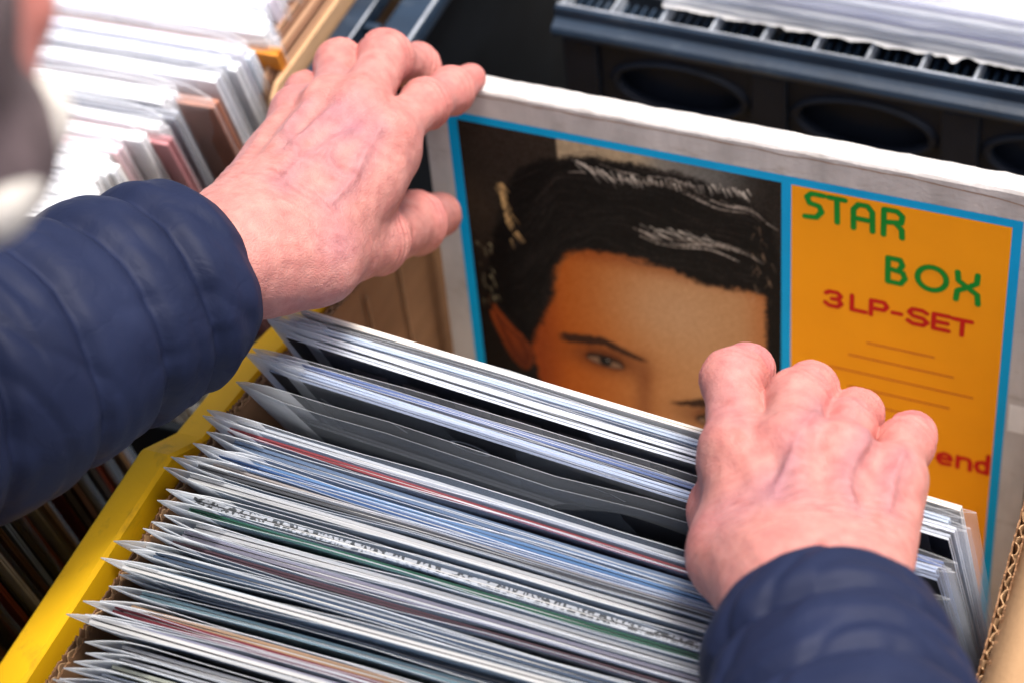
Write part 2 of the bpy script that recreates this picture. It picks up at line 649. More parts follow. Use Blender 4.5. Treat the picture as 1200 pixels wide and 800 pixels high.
# ---- portrait print: a colour per point of a fine grid
def vnoise2(U, Vv, sc, seed):
    rs = np.random.default_rng(seed)
    T = rs.random((128, 128))
    x, y = U * sc, Vv * sc
    xi, yi = np.floor(x).astype(int), np.floor(y).astype(int)
    fx, fy = x - xi, y - yi
    fx, fy = fx * fx * (3 - 2 * fx), fy * fy * (3 - 2 * fy)
    g_ = lambda a, b: T[a % 128, b % 128]
    return (g_(xi, yi) * (1 - fx) + g_(xi + 1, yi) * fx) * (1 - fy) + (g_(xi, yi + 1) * (1 - fx) + g_(xi + 1, yi + 1) * fx) * fy


def poly_sd(U, Vv, P):
    """signed distance to a closed polygon (negative inside)"""
    P = np.array(P, float)
    d = np.full(U.shape, 1e9)
    ins = np.zeros(U.shape, bool)
    for (x0, y0), (x1, y1) in zip(P, np.roll(P, -1, 0)):
        ex, ey = x1 - x0, y1 - y0
        wx, wy = U - x0, Vv - y0
        t = np.clip((wx * ex + wy * ey) / max(ex * ex + ey * ey, 1e-9), 0, 1)
        d = np.minimum(d, (wx - t * ex) ** 2 + (wy - t * ey) ** 2)
        c = ((y0 <= Vv) & (y1 > Vv)) | ((y1 <= Vv) & (y0 > Vv))
        with np.errstate(divide='ignore', invalid='ignore'):
            xc = x0 + (Vv - y0) / (y1 - y0 if y1 != y0 else 1e-9) * ex
        ins ^= c & (U < xc)
    return np.where(ins, -1, 1) * np.sqrt(d)


def smooth_poly(P, n=8):
    P = np.array(P, float)
    out = []
    m = len(P)
    for i in range(m):
        p0, p1, p2, p3 = P[i - 1], P[i], P[(i + 1) % m], P[(i + 2) % m]
        for t in np.linspace(0, 1, n, endpoint=False):
            out.append(0.5 * ((2 * p1) + (-p0 + p2) * t + (2 * p0 - 5 * p1 + 4 * p2 - p3) * t * t + (-p0 + 3 * p1 - 3 * p2 + p3) * t ** 3))
    return np.array(out)


PU0, PU1, PV0, PV1 = 18.8, 188.6, 20.2, 303.0
gu, gv = 300, 480
U_, V_ = np.meshgrid(np.linspace(PU0, PU1, gu), np.linspace(PV0, PV1, gv))
col = np.zeros((gv, gu, 3))
f1 = vnoise2(U_, V_, 0.05, 1)
f2 = vnoise2(U_, V_, 0.35, 2)
f3 = vnoise2(U_, V_, 1.1, 3)


def ss(x, a, b):
    t = np.clip((x - a) / (b - a), 0, 1)
    return t * t * (3 - 2 * t)


def over(c, mask):
    global col
    c = np.array(c, float)
    col = col * (1 - mask[..., None]) + c * mask[..., None]


over((44, 37, 32), np.ones_like(U_))
over((70, 54, 40), 0.5 * ss(f1, .3, .8))
over((26, 23, 22), ss(U_, 120, 185) * 0.6)
over((22, 17, 15), ss(V_, 60, 130))
# paler wall behind
wall = ss(U_, 71.5, 73.5) * (1 - ss(U_, 118, 150)) * (1 - ss(V_, 34, 46))
over((186, 166, 134), wall * (1 - 0.15 * f2))
over((128, 128, 124), ss(U_, 112, 130) * (1 - ss(U_, 150, 186)) * (1 - ss(V_, 26, 44)) * 0.75)
# skin
face = smooth_poly([(55, 112), (62, 96), (90, 84), (130, 84), (166, 84), (181, 80), (183, 118), (181, 160), (172, 205), (150, 246), (118, 262), (84, 246), (58, 210), (49, 170), (50, 140)])
fd = poly_sd(U_, V_, face) + 1.5 * (f2 - .5)
skin = np.zeros_like(col)
tt = ss(U_, 55, 150)[..., None]
skin = np.array((172, 84, 22)) * (1 - tt) + np.array((188, 138, 92)) * tt
lt = np.exp(-(((U_ - 128) / 34) ** 2 + ((V_ - 118) / 30) ** 2))[..., None]
skin = skin * (1 - .55 * lt) + np.array((196, 162, 128)) * .55 * lt
sh = (ss(V_, 96, 86) if False else 1 - ss(V_, 86, 100))[..., None]
skin = skin * (1 - .45 * sh) + np.array((110, 40, 8)) * .45 * sh
edge_r = ss(U_, 165, 181)[..., None]
skin = skin * (1 - .5 * edge_r) + np.array((176, 100, 50)) * .5 * edge_r
lf = (1 - ss(U_, 52, 72))[..., None]
skin = skin * (1 - .6 * lf) + np.array((118, 46, 18)) * .6 * lf
mk = (1 - ss(fd, -1.2, 1.2))[..., None]
col = col * (1 - mk) + skin * mk
# ear
ear = smooth_poly([(26, 132), (30, 141), (38, 152), (46, 160), (49, 172), (44, 182), (36, 176), (29, 160), (25, 146)])
ed = poly_sd(U_, V_, ear)
over((140, 62, 24), 1 - ss(ed, -1.5, 1.2))
over((58, 22, 12), ss(V_, 150, 180) * (1 - ss(ed, -2, 1)) * .6)
over((84, 34, 16), (1 - ss(np.abs(ed + 4), .5, 2.2)) * (1 - ss(ed, -2, 0)) * .8)
# hair mass: plain dark hair brushed to one side
hair = smooth_poly([(23, 150), (27, 118), (33, 90), (42, 60), (54, 42), (76, 31), (100, 27), (130, 27), (156, 31), (174, 38), (184, 52), (187, 78), (184, 92), (168, 92), (150, 94), (128, 88), (108, 86), (90, 87), (74, 93), (66, 106), (64, 122), (57, 140), (52, 152), (47, 161), (40, 150), (31, 140), (27, 141)])
hd = poly_sd(U_, V_, hair) + 3.0 * (f2 - .5) + 1.2 * (f3 - .5)
over((9, 7, 8), 1 - ss(hd, -2.6, 2.4))
# right side of the head and its shadow
rs_ = ss(U_ + 2.5 * (f3 - .5) - 0.02 * (V_ - 120), 179, 183) * ss(V_, 60, 80)
over((14, 10, 9), rs_)
over((14, 12, 12), (1 - ss(hd, -1.6, 1.6)) * ss(f2, .55, .9) * .6)


def stroke(p, q, w, c, a=1.0):
    global col
    u0, u1 = sorted((p[0], q[0]))
    v0, v1 = sorted((p[1], q[1]))
    i0, i1 = np.searchsorted(U_[0], [u0 - 3, u1 + 3])
    j0, j1 = np.searchsorted(V_[:, 0], [v0 - 3, v1 + 3])
    if i1 <= i0 or j1 <= j0:
        return
    uu, vv = U_[j0:j1, i0:i1], V_[j0:j1, i0:i1]
    ex, ey = q[0] - p[0], q[1] - p[1]
    t = np.clip(((uu - p[0]) * ex + (vv - p[1]) * ey) / (ex * ex + ey * ey + 1e-9), 0, 1)
    d = np.hypot(uu - p[0] - t * ex, vv - p[1] - t * ey)
    m = (a * (1 - ss(d, w * .4, w * 1.2)) * (1 - 0.5 * t))[..., None]
    col[j0:j1, i0:i1] = col[j0:j1, i0:i1] * (1 - m) + np.array(c) * m


rs0 = random.Random(4)
for i in range(70):                                  # light catching the brushed top: thin fanned strands
    t = (i + rs0.random()) / 70
    u = 80 + 92 * t
    v = 32.5 + 2.6 * math.sin(t * 5) + rs0.uniform(-1.5, 1.5)
    an = R(np.interp(t, [0, .25, .5, 1], [35, 62, 78, 55]) + rs0.uniform(-14, 14))
    ln = np.interp(t, [0, .2, .5, 1], [9, 8, 3.2, 4.5]) * rs0.uniform(.6, 1.3)
    b_ = rs0.uniform(.35, 1)
    stroke((u, v), (u + ln * math.cos(an), v + ln * math.sin(an)), rs0.uniform(.3, .75), (228, 220, 206), b_)
for i in range(26):
    u = rs0.uniform(114, 150)
    v = 66 - (u - 114) * .08 + rs0.uniform(-3, 3)
    stroke((u, v), (u + rs0.uniform(4, 9), v + rs0.uniform(1, 5)), rs0.uniform(.4, .9), (205, 198, 186), rs0.uniform(.4, .9))
for i in range(24):
    v = rs0.uniform(54, 92)
    u = 38 + (v - 54) * .18 + rs0.uniform(-2.5, 2.5)
    stroke((u, v), (u + rs0.uniform(1, 4), v + rs0.uniform(4, 9)), rs0.uniform(.6, 1.2), (216, 176, 118), rs0.uniform(.4, 1))
for i in range(22):
    v = rs0.uniform(96, 138)
    u = 26 + rs0.uniform(-4, 5)
    stroke((u, v), (u + rs0.uniform(0, 2), v + rs0.uniform(1, 4)), rs0.uniform(.4, .8), (190, 180, 140), rs0.uniform(.3, .8))
for i in range(30):
    v = rs0.uniform(50, 96)
    u = 178 + rs0.uniform(-5, 6)
    stroke((u, v), (u + rs0.uniform(-2, 3), v + rs0.uniform(2, 6)), rs0.uniform(.3, .7), (180, 150, 120), rs0.uniform(.2, .6))
_tu = np.array([(34, 84), (40, 64), (46, 51), (58, 40), (71, 32), (90, 26), (112, 25), (147, 29), (173, 35), (184, 48)], float)
_bu = np.array([(30, 140), (46, 156), (58, 134), (65, 115), (71, 96), (90, 87), (128, 88), (164, 89), (184, 86)], float)
for i in range(420):                                 # brushed strands following the sweep of the hair
    lam = rs0.random()
    u = rs0.uniform(36, 170)
    ln = rs0.uniform(8, 22)
    hot = (.08 < lam < .2 and u > 78) or (.6 < lam < .74 and 108 < u < 160)
    pts = []
    for k in range(5):
        uu = u + ln * k / 4
        vt, vb = np.interp(uu, _tu[:, 0], _tu[:, 1]), np.interp(uu, _bu[:, 0], _bu[:, 1])
        pts.append((uu, vt + lam * (vb - vt) + 2.2 * math.sin(uu / 8.0 + lam * 6)))
    cc = rs0.choice([(46, 40, 37), (66, 57, 52), (34, 30, 30)]) if not hot else rs0.choice([(120, 110, 100), (190, 180, 168)])
    for p_, q_ in zip(pts[:-1], pts[1:]):
        stroke(p_, q_, .45 if not hot else .6, cc, rs0.uniform(.15, .45) if not hot else rs0.uniform(.4, .85))
# brows, eyes, nose, mouth, collar
for (eu, ev, fl_, st) in ((91, 162.5, 1, 1.0), (152, 188, -1, .85)):
    su = (U_ - eu) * fl_
    arch = ev - 10.5 - 3.2 * np.exp(-((su + 2) / 14) ** 2) + .16 * np.clip(su - 2, 0, 30) * 1.0
    th_ = 2.6 * (1 - ss(su, 4, 26)) + .8
    bm_ = (1 - ss(np.abs(V_ - arch) + 1.4 * (f2 - .5) + .8 * (f3 - .5), th_ * .5, th_ * 1.25)) * ss(su, -28, -21) * (1 - ss(su, 19, 27))
    over((70, 30, 14), np.exp(-((su / 19) ** 2 + ((V_ - ev + 2) / 8.5) ** 2)) * .75 * st)
    over((40, 22, 16), bm_ * .88)
    sx = su / 10.5
    almond = np.abs(V_ - ev - .9 * sx) / (3.3 * np.sqrt(np.clip(1 - sx * sx, .0001, 1)))
    inm = (1 - ss(almond, .75, 1.1)) * (np.abs(sx) < 1)
    over((132, 106, 86), inm * .85)
    ir = np.hypot(U_ - eu, V_ - ev + .6)
    over((30, 24, 22), (1 - ss(ir, 3.1, 4.0)) * inm)
    over((10, 8, 8), (1 - ss(ir, 1.1, 2.1)) * inm)
    over((205, 202, 196), (1 - ss(np.hypot(U_ - eu - 1.5, V_ - ev + 1.7), .3, .9)) * inm)
    lidv = ev + .9 * sx - 3.3 * np.sqrt(np.clip(1 - sx * sx, 0, 1))
    over((26, 15, 12), (1 - ss(np.abs(V_ - lidv + .3), .5, 2.0)) * (np.abs(sx) < 1.05) * .85)
    lowv = ev + .9 * sx + 3.3 * np.sqrt(np.clip(1 - sx * sx, 0, 1))
    over((72, 36, 22), (1 - ss(np.abs(V_ - lowv), .3, 1.4)) * (np.abs(sx) < 1) * .6)
    over((90, 46, 24), (1 - ss(np.abs(V_ - lidv + 4.2), .4, 1.5)) * (np.abs(sx) < .95) * .5)
over((120, 66, 34), np.exp(-(((U_ - 113) / 5) ** 2 + ((V_ - 168) / 14) ** 2)) * .55)
over((134, 80, 46), np.exp(-(((U_ - 112) / 5) ** 2 + ((V_ - 190) / 22) ** 2)) * .6)
over((110, 58, 34), np.exp(-(((U_ - 118) / 13) ** 2 + ((V_ - 211) / 4) ** 2)) * .8)
over((140, 66, 50), np.exp(-(((U_ - 118) / 22) ** 2 + ((V_ - 231) / 4.5) ** 2)) * .85)
over((38, 42, 60), ss(V_ + .25 * np.abs(U_ - 112), 276, 282))
col += (f3[..., None] - .5) * 12 + RNG.normal(0, 4.5, col.shape[:2])[..., None]
col = np.clip(col, 0, 255) / 255.0
lin = np.where(col <= 0.04045, col / 12.92, ((col + 0.055) / 1.055) ** 2.4)
P = np.array([cv(u, v, 0.10) for u, v in zip(U_.ravel(), V_.ravel())])
ii = np.arange(gu * gv).reshape(gv, gu)
q = np.stack([ii[1:, :-1], ii[1:, 1:], ii[:-1, 1:], ii[:-1, :-1]], -1).reshape(-1, 4)
me = bpy.data.meshes.new('portrait_print')
me.from_pydata(P.tolist(), [], q.tolist())
at = me.color_attributes.new('ink', 'FLOAT_COLOR', 'POINT')
at.data.foreach_set('color', np.concatenate([lin.reshape(-1, 3), np.ones((gu * gv, 1))], 1).astype(np.float32).ravel())
m, nt, p = node_mat('portrait_ink')
a_ = nt.nodes.new('ShaderNodeAttribute')
a_.attribute_name = 'ink'
nt.links.new(a_.outputs['Color'], p.inputs['Base Color'])
p.inputs['Roughness'].default_value = 0.42
p.inputs['Specular IOR Level'].default_value = 0.12
me.materials.append(m)
link('portrait_print', me, bxs)


# ---- lettering
def strokes(name, letters, thick, m, par, h0):
    """letters: list of polylines in cover mm, drawn as ribbons with round ends"""
    Vv, Ff = [], []
    k = 0
    for pl in letters:
        for (a, b) in zip(pl[:-1], pl[1:]):
            a, b = np.array(a, float), np.array(b, float)
            d = b - a
            L_ = np.hypot(*d)
            d = d / L_
            n_ = np.array([-d[1], d[0]])
            ring = []
            for c, s in ((b, 1), (a, -1)):
                for ang in np.linspace(-90, 90, 7):
                    r_ = R(ang)
                    ring.append(c + s * (d * math.cos(r_) + n_ * math.sin(r_)) * thick / 2)
            hh = h0 + 0.012 * k
            k += 1
            i0 = len(Vv)
            Vv.extend([cv(x[0], x[1], hh) for x in ring])
            Ff.append(tuple(range(i0, i0 + len(ring)))[::-1])
    return link(name, mesh(name, Vv, Ff, m), par)


def arc(cx, cy, rx, ry, a0, a1, n=10):
    return [(cx + rx * math.cos(R(a)), cy + ry * math.sin(R(a))) for a in np.linspace(a0, a1, n)]


T = 2.9
strokes('letter_s', [[(209.5, 23.2), (203.4, 23.2), (201.2, 25.6), (202.6, 29), (207.2, 29.8), (208.6, 33), (206, 36.8), (200.4, 37.4)]], T, M_GREEN, orp, .25)
strokes('letter_t', [[(211.8, 23.4), (219.8, 23.4)], [(215.9, 23.4), (216.3, 37.4)]], T, M_GREEN, orp, .25)
strokes('letter_a', [[(224.3, 38.6), (224.0, 27.6), (226.4, 24.2), (230.8, 24.2), (233.2, 27.4), (233.6, 38.6)], [(224.2, 32.6), (233.4, 32.6)]], T, M_GREEN, orp, .25)
strokes('letter_r', [[(238.9, 39.0), (238.7, 24.0), (245, 23.9), (247.6, 26.4), (247.2, 30.2), (239, 31.4)], [(244.6, 31), (247.6, 34.4), (247.9, 39.0)]], T, M_GREEN, orp, .25)
strokes('letter_b', [[(241.6, 52.5), (241.9, 67.0), (248.2, 67.0), (250.3, 63.4), (249, 60), (242.6, 59.0)], [(241.6, 52.5), (247.4, 52.5), (248.8, 55.6), (247, 59)]], T, M_GREEN, orp, .25)
strokes('letter_o', [arc(263.2, 59.8, 7.0, 7.0, 0, 360, 22)], T, M_GREEN, orp, .25)
strokes('letter_x', [[(275.2, 52.6), (275.8, 57.6), (280.4, 60.8), (284.6, 57.4), (284.8, 52.4)], [(275.2, 69.2), (275.6, 63.8), (280.4, 60.8), (285.2, 64.2), (285.8, 69.8)]], T, M_GREEN, orp, .25)


TR_ = 2.45
hd_ = {
    'digit_three': [[(211.4, 82.4), (213.4, 81), (217.2, 81), (219, 82.8), (217.6, 85.2), (214.6, 85.4)], [(217.6, 85.2), (219.4, 87.6), (217.4, 89.9), (213, 89.9), (211.2, 88.4)]],
    'letter_l': [[(224.6, 80.6), (224.6, 89.6), (231.6, 89.6)]],
    'letter_p': [[(234.2, 90.2), (234.2, 81.0), (240.6, 81.0), (242.2, 83.4), (240.6, 85.8), (234.4, 85.8)]],
    'hyphen': [[(245.0, 86.0), (249.2, 86.0)]],
    'letter_s': [[(261.8, 82.2), (259.6, 81.0), (254.8, 81.0), (253.0, 83.2), (255, 85.2), (260, 85.8), (262.2, 87.8), (260.2, 90.0), (255, 90.0), (252.6, 88.6)]],
    'letter_e': [[(272.8, 81.2), (265.2, 81.2), (265.2, 90.2), (272.8, 90.2)], [(265.4, 85.7), (272.0, 85.7)]],
    'letter_t': [[(274.6, 81.6), (283.6, 81.6)], [(279.2, 81.6), (279.2, 91.0)]]}
for nm_, pl_ in hd_.items():
    strokes(nm_, pl_, TR_, M_RED, orp, .25)
strokes('letter_e', [[(271.8, 175.0), (278.4, 175.0), (277.6, 172.4), (275, 171.4), (272, 173), (271.6, 176), (273.6, 178.6), (278, 178.2)]], TR_, M_RED, orp, .25)
strokes('letter_n', [[(281.8, 171.4), (281.8, 178.8)], [(281.8, 173.2), (284, 171.6), (287.2, 171.8), (288.2, 173.8), (288.2, 178.8)]], TR_, M_RED, orp, .25)
strokes('letter_d', [[(297.0, 166.4), (297.0, 178.8)], [(297.0, 173.4), (294.6, 171.4), (291.8, 172.6), (291.2, 175.4), (292.6, 178.2), (295.4, 178.4), (297, 176.8)]], TR_, M_RED, orp, .25)
strokes('red_word_start', [[(240.0, 167.2), (239.8, 178.6)]], 2.2, M_RED, orp, .25)
for (a, b, v) in ((232.8, 266.6, 108.8), (223.8, 276.6, 119.0), (214, 286.8, 129.6), (223.8, 275.6, 140.0), (233.4, 267.4, 150.2)):
    strokes('rule_line', [[(a, v), (b, v)]], .75, M_LINE, orp, .25)
sheet('price_sticker', 305.0, 128, 313.5, 146, .2, mat('white_sticker', (.82, .82, .82), .5), bxs)

# ------------------------------------------------------------------ records in clear sleeves
def film_mesh(seed, w=0.330, h=0.3270, t=0.0036, m0=M_FILM, m1=M_FILMEDGE, open_wave=0.0012):
    """clear outer sleeve: front and back sheet meeting in thin side seams; x from 0, z up"""
    rs = np.random.default_rng(seed)
    xs = np.array([0, .0025, .006, .011, .018, .028, .05, .08, .12, .16, .2, .24, .28, .302, .314, .322, .327, w])
    prof = np.array([.0, .10, .30, .55, .8, .97, 1, 1, 1, 1, 1, 1, 1, .95, .7, .4, .15, 0])
    zs = np.array([0, .08, .16, .24, .29, .314, h])
    ph = rs.random(6) * 6.3
    th = 0.00022
    rings = []
    for z in zs:
        up = (z / h) ** 2
        off = open_wave * up * (np.sin(xs * 21 + ph[0]) * .6 + np.sin(xs * 47 + ph[1]) * .4)
        tip = 0.0022 * up * (math.sin(ph[2]) * (xs < .02) * (1 - xs / .02) + math.sin(ph[3]) * (xs > .31) * (xs - .31) / .02)
        zt = np.full_like(xs, z)
        if z == h:
            zt = zt - 0.004 * np.exp(-((xs / .004) ** 2)) * rs.random() + 0.0008 * np.sin(xs * 33 + ph[4])
        half = t / 2 * prof + th
        f = np.stack([xs, off + tip - half, zt], 1)
        b = np.stack([xs, off + tip + half, zt], 1)[::-1]
        outer = np.concatenate([f, b])
        hi_ = np.maximum(t / 2 * prof, 0.00002)
        fi = np.stack([xs, off + tip - hi_ + .00006, zt], 1)
        bi = np.stack([xs, off + tip + hi_ - .00006, zt], 1)[::-1]
        rings.append((outer, np.concatenate([fi, bi])))
    n = 2 * len(xs)
    Vv = np.concatenate([r[0] for r in rings] + [rings[-1][1]])
    Ff, fm = [], []
    for i in range(len(zs) - 1):
        for j in range(n):
            k = (j + 1) % n
            Ff.append((i * n + j, i * n + k, (i + 1) * n + k, (i + 1) * n + j))
            jj = min(j, n - 2 - j) if j < n - 1 else 0
            fm.append(1 if jj <= 4 else 0)
    a, b = (len(zs) - 1) * n, len(zs) * n
    for j in range(n):
        k = (j + 1) % n
        Ff.append((a + j, a + k, b + k, b + j))
        fm.append(1)
    Ff.append(tuple(range(n))[::-1])
    fm.append(0)
    return mesh('plastic_sleeve', Vv, Ff, [m0, m1], True, fm)


def cover_mesh(seed, w=0.313, h=0.313, t=0.0027):
    """card cover, open towards the top so that two boards and the inner bag show as lines; slots: face, edge, bag"""
    rs = np.random.default_rng(seed)
    nx = 9
    bow = rs.normal(0, .0006)
    Vv, Ff, fm = [], [], []

    def slab(y0, y1, z1, mi, x0=0.0, x1=w):
        b = len(Vv)
        for i in range(nx):
            x = x0 + (x1 - x0) * i / (nx - 1)
            o = bow * math.sin(math.pi * x / w)
            dz = .0006 * math.sin(x * 25 + y0 * 4000)
            Vv.extend([(x, y0 + o, 0), (x, y0 + o, z1 + dz), (x, y1 + o, z1 + dz), (x, y1 + o, 0)])
        for i in range(nx - 1):
            for j in range(3):
                Ff.append((b + 4 * i + j, b + 4 * i + 4 + j, b + 4 * i + 5 + j, b + 4 * i + 1 + j))
                fm.append(1 if (j == 1 and mi == 0) else mi)
        for i in (0, nx - 1):
            f = [b + 4 * i + j for j in range(4)]
            Ff.append(tuple(f if i == 0 else f[::-1]))
            fm.append(1 if mi == 0 else mi)
    a = t * .40
    slab(-t / 2, -t / 2 + a, h, 0)
    slab(t / 2 - a, t / 2, h - .0008, 0)
    slab(-t / 2 + a + .00012, t / 2 - a - .00012, h - .0009 - rs.random() * .0008, 2, .004, w - .006)
    return mesh('cover', Vv, Ff, [M_WHITECARD] * 3, False, fm)


FILMS = [film_mesh(s) for s in range(6)]
FILMS_LIT = [film_mesh(70 + s, m0=M_FILMLIT, m1=M_FILMEDGE) for s in range(3)]
FILMS_C = [film_mesh(50 + s, m0=M_FILMCLR, m1=M_FILMCLREDGE) for s in range(3)]
COVERS = [cover_mesh(10 + s) for s in range(5)]
_cm = {}


def ink(rgb, streak=True, rough=.5):
    key = (tuple(rgb), streak)
    if key not in _cm:
        _cm[key] = mat('cover_ink', s2l(rgb), rough, .45, .22, (5, 900, 30) if streak else (30, 30, 30), detail=3)
    return _cm[key]


BAG_W = ink((206, 206, 204))
BAG_B = ink((30, 30, 34))


def place_record(name, label, group, x, y, z, lean, yaw, face, edge, bag=None, film=True, w=1.0, cs=None, lift=0.0, shift=0.010, fm=None, cat='record'):
    """x,y,z: top left corner of the outer sleeve; lean: degrees the top tips towards -y"""
    Lr, Yr = R(lean), R(yaw)
    up = np.array([math.sin(Yr) * math.sin(Lr) * 1.0, -math.cos(Yr) * math.sin(Lr), math.cos(Lr)])
    base = np.array([x, y, z]) - up * 0.3225
    root = thing(name, label, cat, tuple(base), (0, 0, 0), group)
    ez = Matrix.Rotation(Yr, 4, 'Z') @ Matrix.Rotation(Lr, 4, 'X')
    root.rotation_euler = ez.to_euler()
    me_ = random.choice(COVERS) if cs is None else cs
    c = bpy.data.objects.new('cover', me_)
    COL.objects.link(c)
    c.parent = root
    c.location = (shift, 0, 0.006 + lift)
    if w != 1.0:
        c.scale = (1, w, 1)
    for i, m_ in enumerate((face, edge, bag or BAG_W)):
        c.material_slots[i].link = 'OBJECT'
        c.material_slots[i].material = m_
    if film:
        f = bpy.data.objects.new('plastic_sleeve', fm or random.choice(FILMS))
        COL.objects.link(f)
        f.parent = root
        if w > 1.0:
            f.scale = (1, w, 1)
    return root


ORD = ['', 'directly', 'second', 'third', 'fourth', 'fifth', 'sixth', 'seventh', 'eighth', 'ninth', 'tenth', 'eleventh', 'twelfth']

# the batch held back by the right hand
blk, wht, slv, nav, gry = (22, 22, 26), (232, 232, 232), (190, 196, 206), (34, 52, 92), (120, 122, 126)
gb = 'records pulled forward under the right hand'
batch = [
    ('cream edged record at the back of the handful, nearest the box set', -.1530, .3315, 19.5, (196, 190, 178), (214, 206, 196), None),
    ('black record second in the handful, behind the silver edged ones', -.1568, .3290, 20, blk, (46, 46, 50), BAG_B),
    ('pale blue edged record in the middle of the handful of records', -.1602, .3310, 20.3, (130, 150, 176), (176, 190, 206), None),
    ('silver edged record just behind the black one in the handful', -.1636, .3300, 20.6, slv, (222, 226, 230), None),
    ('black fronted record with a row of faint grey blocks, in the handful', -.1670, .3288, 21, (18, 18, 20), (206, 212, 220), BAG_B),
    ('navy edged record behind the black record with white marks', -.1795, .3265, 21.6, nav, (60, 82, 130), None),
    ('silver blue edged record touching the black record with white marks', -.1827, .3262, 21.9, (70, 90, 130), (168, 182, 206), None),
    ('black record front with small white ring and dash marks', -.1860, .3256, 22.2, (30, 31, 36), (120, 130, 150), BAG_B),
]
batch_objs = []
for i, (lab, y, z, ln, fc, ec, bagm) in enumerate(batch):
    yaw = -6.0
    x0 = -.0115 + (.006 if i < 5 else .004) + RNG.normal(0, .0012)
    batch_objs.append(place_record('record', lab, gb, x0, y, z, ln, yaw, ink(fc), ink(ec), bagm, fm=FILMS_C[i % 3], film=i > 0))
# flat print on the two black fronts (child of each cover)
def front_print(rec, name, polys, m):
    Vv, Ff = [], []
    for pl in polys:
        k = len(Vv)
        Vv.extend([(x, -0.0016 - .0009, z) for (x, z) in pl])
        Ff.append(tuple(range(k, k + len(pl))))
    me_ = mesh(name, Vv, Ff, m)
    o = bpy.data.objects.new(name, me_)
    COL.objects.link(o)
    o.parent = [c for c in rec.children if c.name.startswith('cover')][0]


front_print(batch_objs[4], 'printed_block', [[(.03 + .026 * i, .292), (.048 + .026 * i, .292), (.050 + .026 * i, .303), (.032 + .026 * i, .303)] for i in range(7)], ink((96, 88, 84)))
ringp = []
for k in range(20):
    a0, a1 = 2 * math.pi * k / 20, 2 * math.pi * (k + 1) / 20
    ringp.append([(.098 + r_ * 0.010 * math.cos(a), .296 + r_ * 0.006 * math.sin(a)) for (r_, a) in ((1, a0), (1, a1), (.8, a1), (.8, a0))])
for (cx, cz, dx, dz) in ((.022, .300, .004, -.006), (.058, .297, .005, -.008), (.152, .297, .012, -.004), (.165, .294, .006, -.005), (.225, .298, .012, -.003)):
    ringp.append([(cx, cz), (cx + dx, cz + dz), (cx + dx + .0012, cz + dz + .0006), (cx + .0012, cz + .0006)])
front_print(batch_objs[7], 'printed_mark', ringp, ink((150, 152, 158)))

# cloudy sleeve with a black disc showing through
fg = film_mesh(33, t=.0050, m0=M_FILMGREY, m1=M_FILMGREYE, open_wave=.003)
rec = place_record('record', 'cloudy grey plastic sleeve with a black disc showing through, in front of the handful', None, -.0050, -.2005, .3272, 24, -6.1,
                   ink((34, 37, 42)), ink((60, 64, 70)), BAG_B, fm=fg, cs=COVERS[0], lift=-.03)
Vv = [(.20, -.0021, .262)] + [(.20 + .060 * math.cos(a), -.0021, .262 + .052 * math.sin(a)) for a in np.linspace(0, 2 * math.pi, 40, endpoint=False)]
Ff = [(0, 1 + i, 1 + (i + 1) % 40) for i in range(40)]
dv = bpy.data.objects.new('black_disc', mesh('black_disc', Vv, Ff, mat('vinyl', (.012, .012, .014), .25)))
COL.objects.link(dv)
dv.parent = rec

